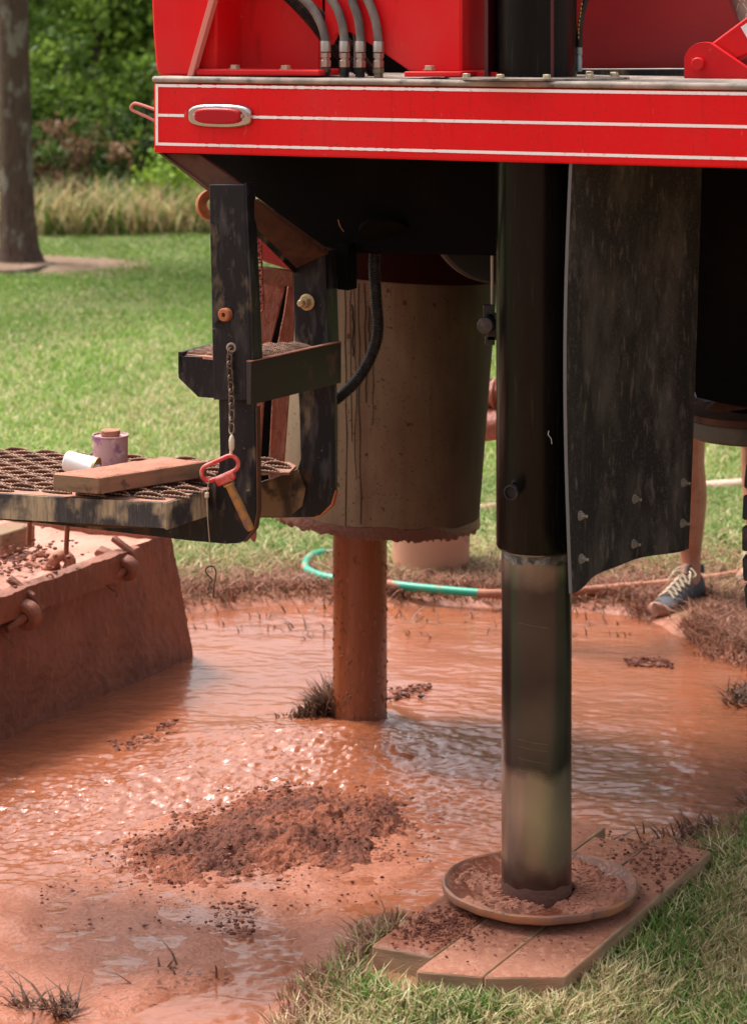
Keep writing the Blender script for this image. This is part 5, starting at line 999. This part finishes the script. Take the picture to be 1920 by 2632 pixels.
ches = chainv(vs, es, rs, [(hip+Vector((0, 0, .20)), .12), (hip+Vector((0, -.01, .40)), .14)], r0)
nk = chainv(vs, es, rs, [(hip+Vector((0, 0, .54)), .055), (hip+Vector((0, -.02, .62)), .075), (hip+Vector((0, -.03, .70)), .09), (hip+Vector((0, -.02, .78)), .07)], ches)
for sx in (-1, 1):
    hand = hip+Vector((sx*.26, -.14, -.02)); p = chainv(vs, es, rs, [(hip+Vector((sx*.17, 0, .46)), .055), (hip+Vector((sx*.24, .02, .22)), .042), (hip+Vector((sx*.26, -.09, .04)), .03), (hand, .026)], ches)
    for f_ in range(5): chainv(vs, es, rs, [(hand+Vector((sx*.01, -.03+.016*f_, -.05)), .0095), (hand+Vector((sx*.005, -.035+.017*f_, -.085-.004*(f_ == 2))), .008)], p)
me = bpy.data.meshes.new('body'); off = Vector(ps.location); me.from_pydata([tuple(v-off) for v in vs], es, []); me.update(); bo = bpy.data.objects.new('body', me); COL.objects.link(bo); bo.parent = ps; me.materials.append(M['skin'])
sk_ = bo.modifiers.new('skin', 'SKIN'); 
for i, r in enumerate(rs): me.skin_vertices[0].data[i].radius = (r, r)
me.skin_vertices[0].data[0].use_root = True
sb = bo.modifiers.new('sub', 'SUBSURF'); sb.levels = 2; sb.render_levels = 2
mb = MB(); mb.tube([hip+UP*.06, hip, hip-UP*.08], [.17, .18, .17], 24)
for (kn, hx) in ((kL, -.09), (kR, .09)): mb.tube([hip+Vector((hx, 0, -.02)), kn+UP*.15], [.10, .108], 20)
obj('shorts', mb, M['cloth'], ps)
mb = MB(); mb.tube([hip+UP*.02, hip+UP*.25, hip+UP*.45, hip+UP*.53], [.165, .165, .19, .09], 24)
for sx in (-1, 1): mb.tube([hip+Vector((sx*.14, 0, .47)), hip+Vector((sx*.235, .02, .26))], [.07, .065], 16)
obj('shirt', mb, M['shirt'], ps); obj('hair', MB().tube([hip+Vector((0, .0, .72)), hip+Vector((0, .01, .78)), hip+Vector((0, .01, .83))], [.10, .105, .05], 20), M['hair'], ps)
def shoe(an, yaw=0.0):
    fd = Vector((-.63, -.78, 0)); fd.rotate(Matrix.Rotation(yaw, 3, 'Z')); sdv = Vector((-fd.y, fd.x, 0)); heel = an-fd*.065
    st_ = [(0, .018, .012, .082), (.02, .033, .012, .105), (.06, .038, .014, .110), (.10, .037, .014, .100), (.14, .041, .014, .088), (.19, .048, .014, .062), (.235, .046, .014, .048), (.27, .034, .016, .038), (.285, .012, .018, .028)]
    def loft(prof, up0):
        vs = []; seg = 20
        for (s, wd, z0, z1) in prof:
            for k in range(seg):
                a = 2*math.pi*k/seg; cx = math.cos(a); sy = math.sin(a); zz = (z0+z1)/2+(z1-z0)/2*math.copysign(abs(sy)**.8, sy); wq = wd*math.copysign(abs(cx)**.75, cx)*(1-.25*max(0, sy)); vs.append(heel+fd*s+sdv*wq+UP*zz)
        n = len(prof); fs = [(i*seg+k, i*seg+(k+1) % seg, (i+1)*seg+(k+1) % seg, (i+1)*seg+k) for i in range(n-1) for k in range(seg)]+[tuple(range(seg))[::-1], tuple(range((n-1)*seg, n*seg))]
        return MB().add(vs, fs)
    o = obj('shoe', loft(st_, 0), M['shoe'], ps); o.modifiers.new('s', 'SUBSURF').render_levels = 1
    obj('sole', loft([(s-.006 if s < .1 else s+.006, wd+.004, 0.0, .030+(.018 if s > .24 else 0)) for (s, wd, z0, z1) in st_], 0), M['sole'], o)
    mb = MB()
    for i in range(6):
        s = .085+.022*i; zt = .118-.0095*i; hw = .024+.001*i
        for sg in (-1, 1): mb.tube([heel+fd*s+sdv*hw*sg+UP*(zt-.012), heel+fd*(s+.010)+UP*(zt+.003), heel+fd*(s+.021)-sdv*hw*sg+UP*(zt-.018)], .0032, 6)
    for sg in (-1, 1):
        b0 = heel+fd*.085+UP*.118; mb.tube(smooth_path([b0, b0+sdv*.02*sg+UP*.012+fd*.01, b0+sdv*.045*sg+fd*.02-UP*.005, b0+sdv*.03*sg+fd*.03-UP*.012, b0]), .003, 6); mb.tube(smooth_path([b0, b0+sdv*.03*sg+fd*.03, b0+sdv*.042*sg+fd*.06-UP*.03]), .003, 6)
    obj('laces', mb, M['lace'], o)
    obj('heel_tab', MB().tube([heel+fd*.012+UP*.10, heel+fd*.004+UP*.128], [.020, .012], 12), M['shoe'], o, .003)
    mb = MB(); mb.tube([heel+fd*.095+UP*.105, heel+fd*.082+UP*.138], [.022, .016], 12); obj('tongue', mb, M['shoe'], o, .003)
shoe(LA); shoe(RA, .3)
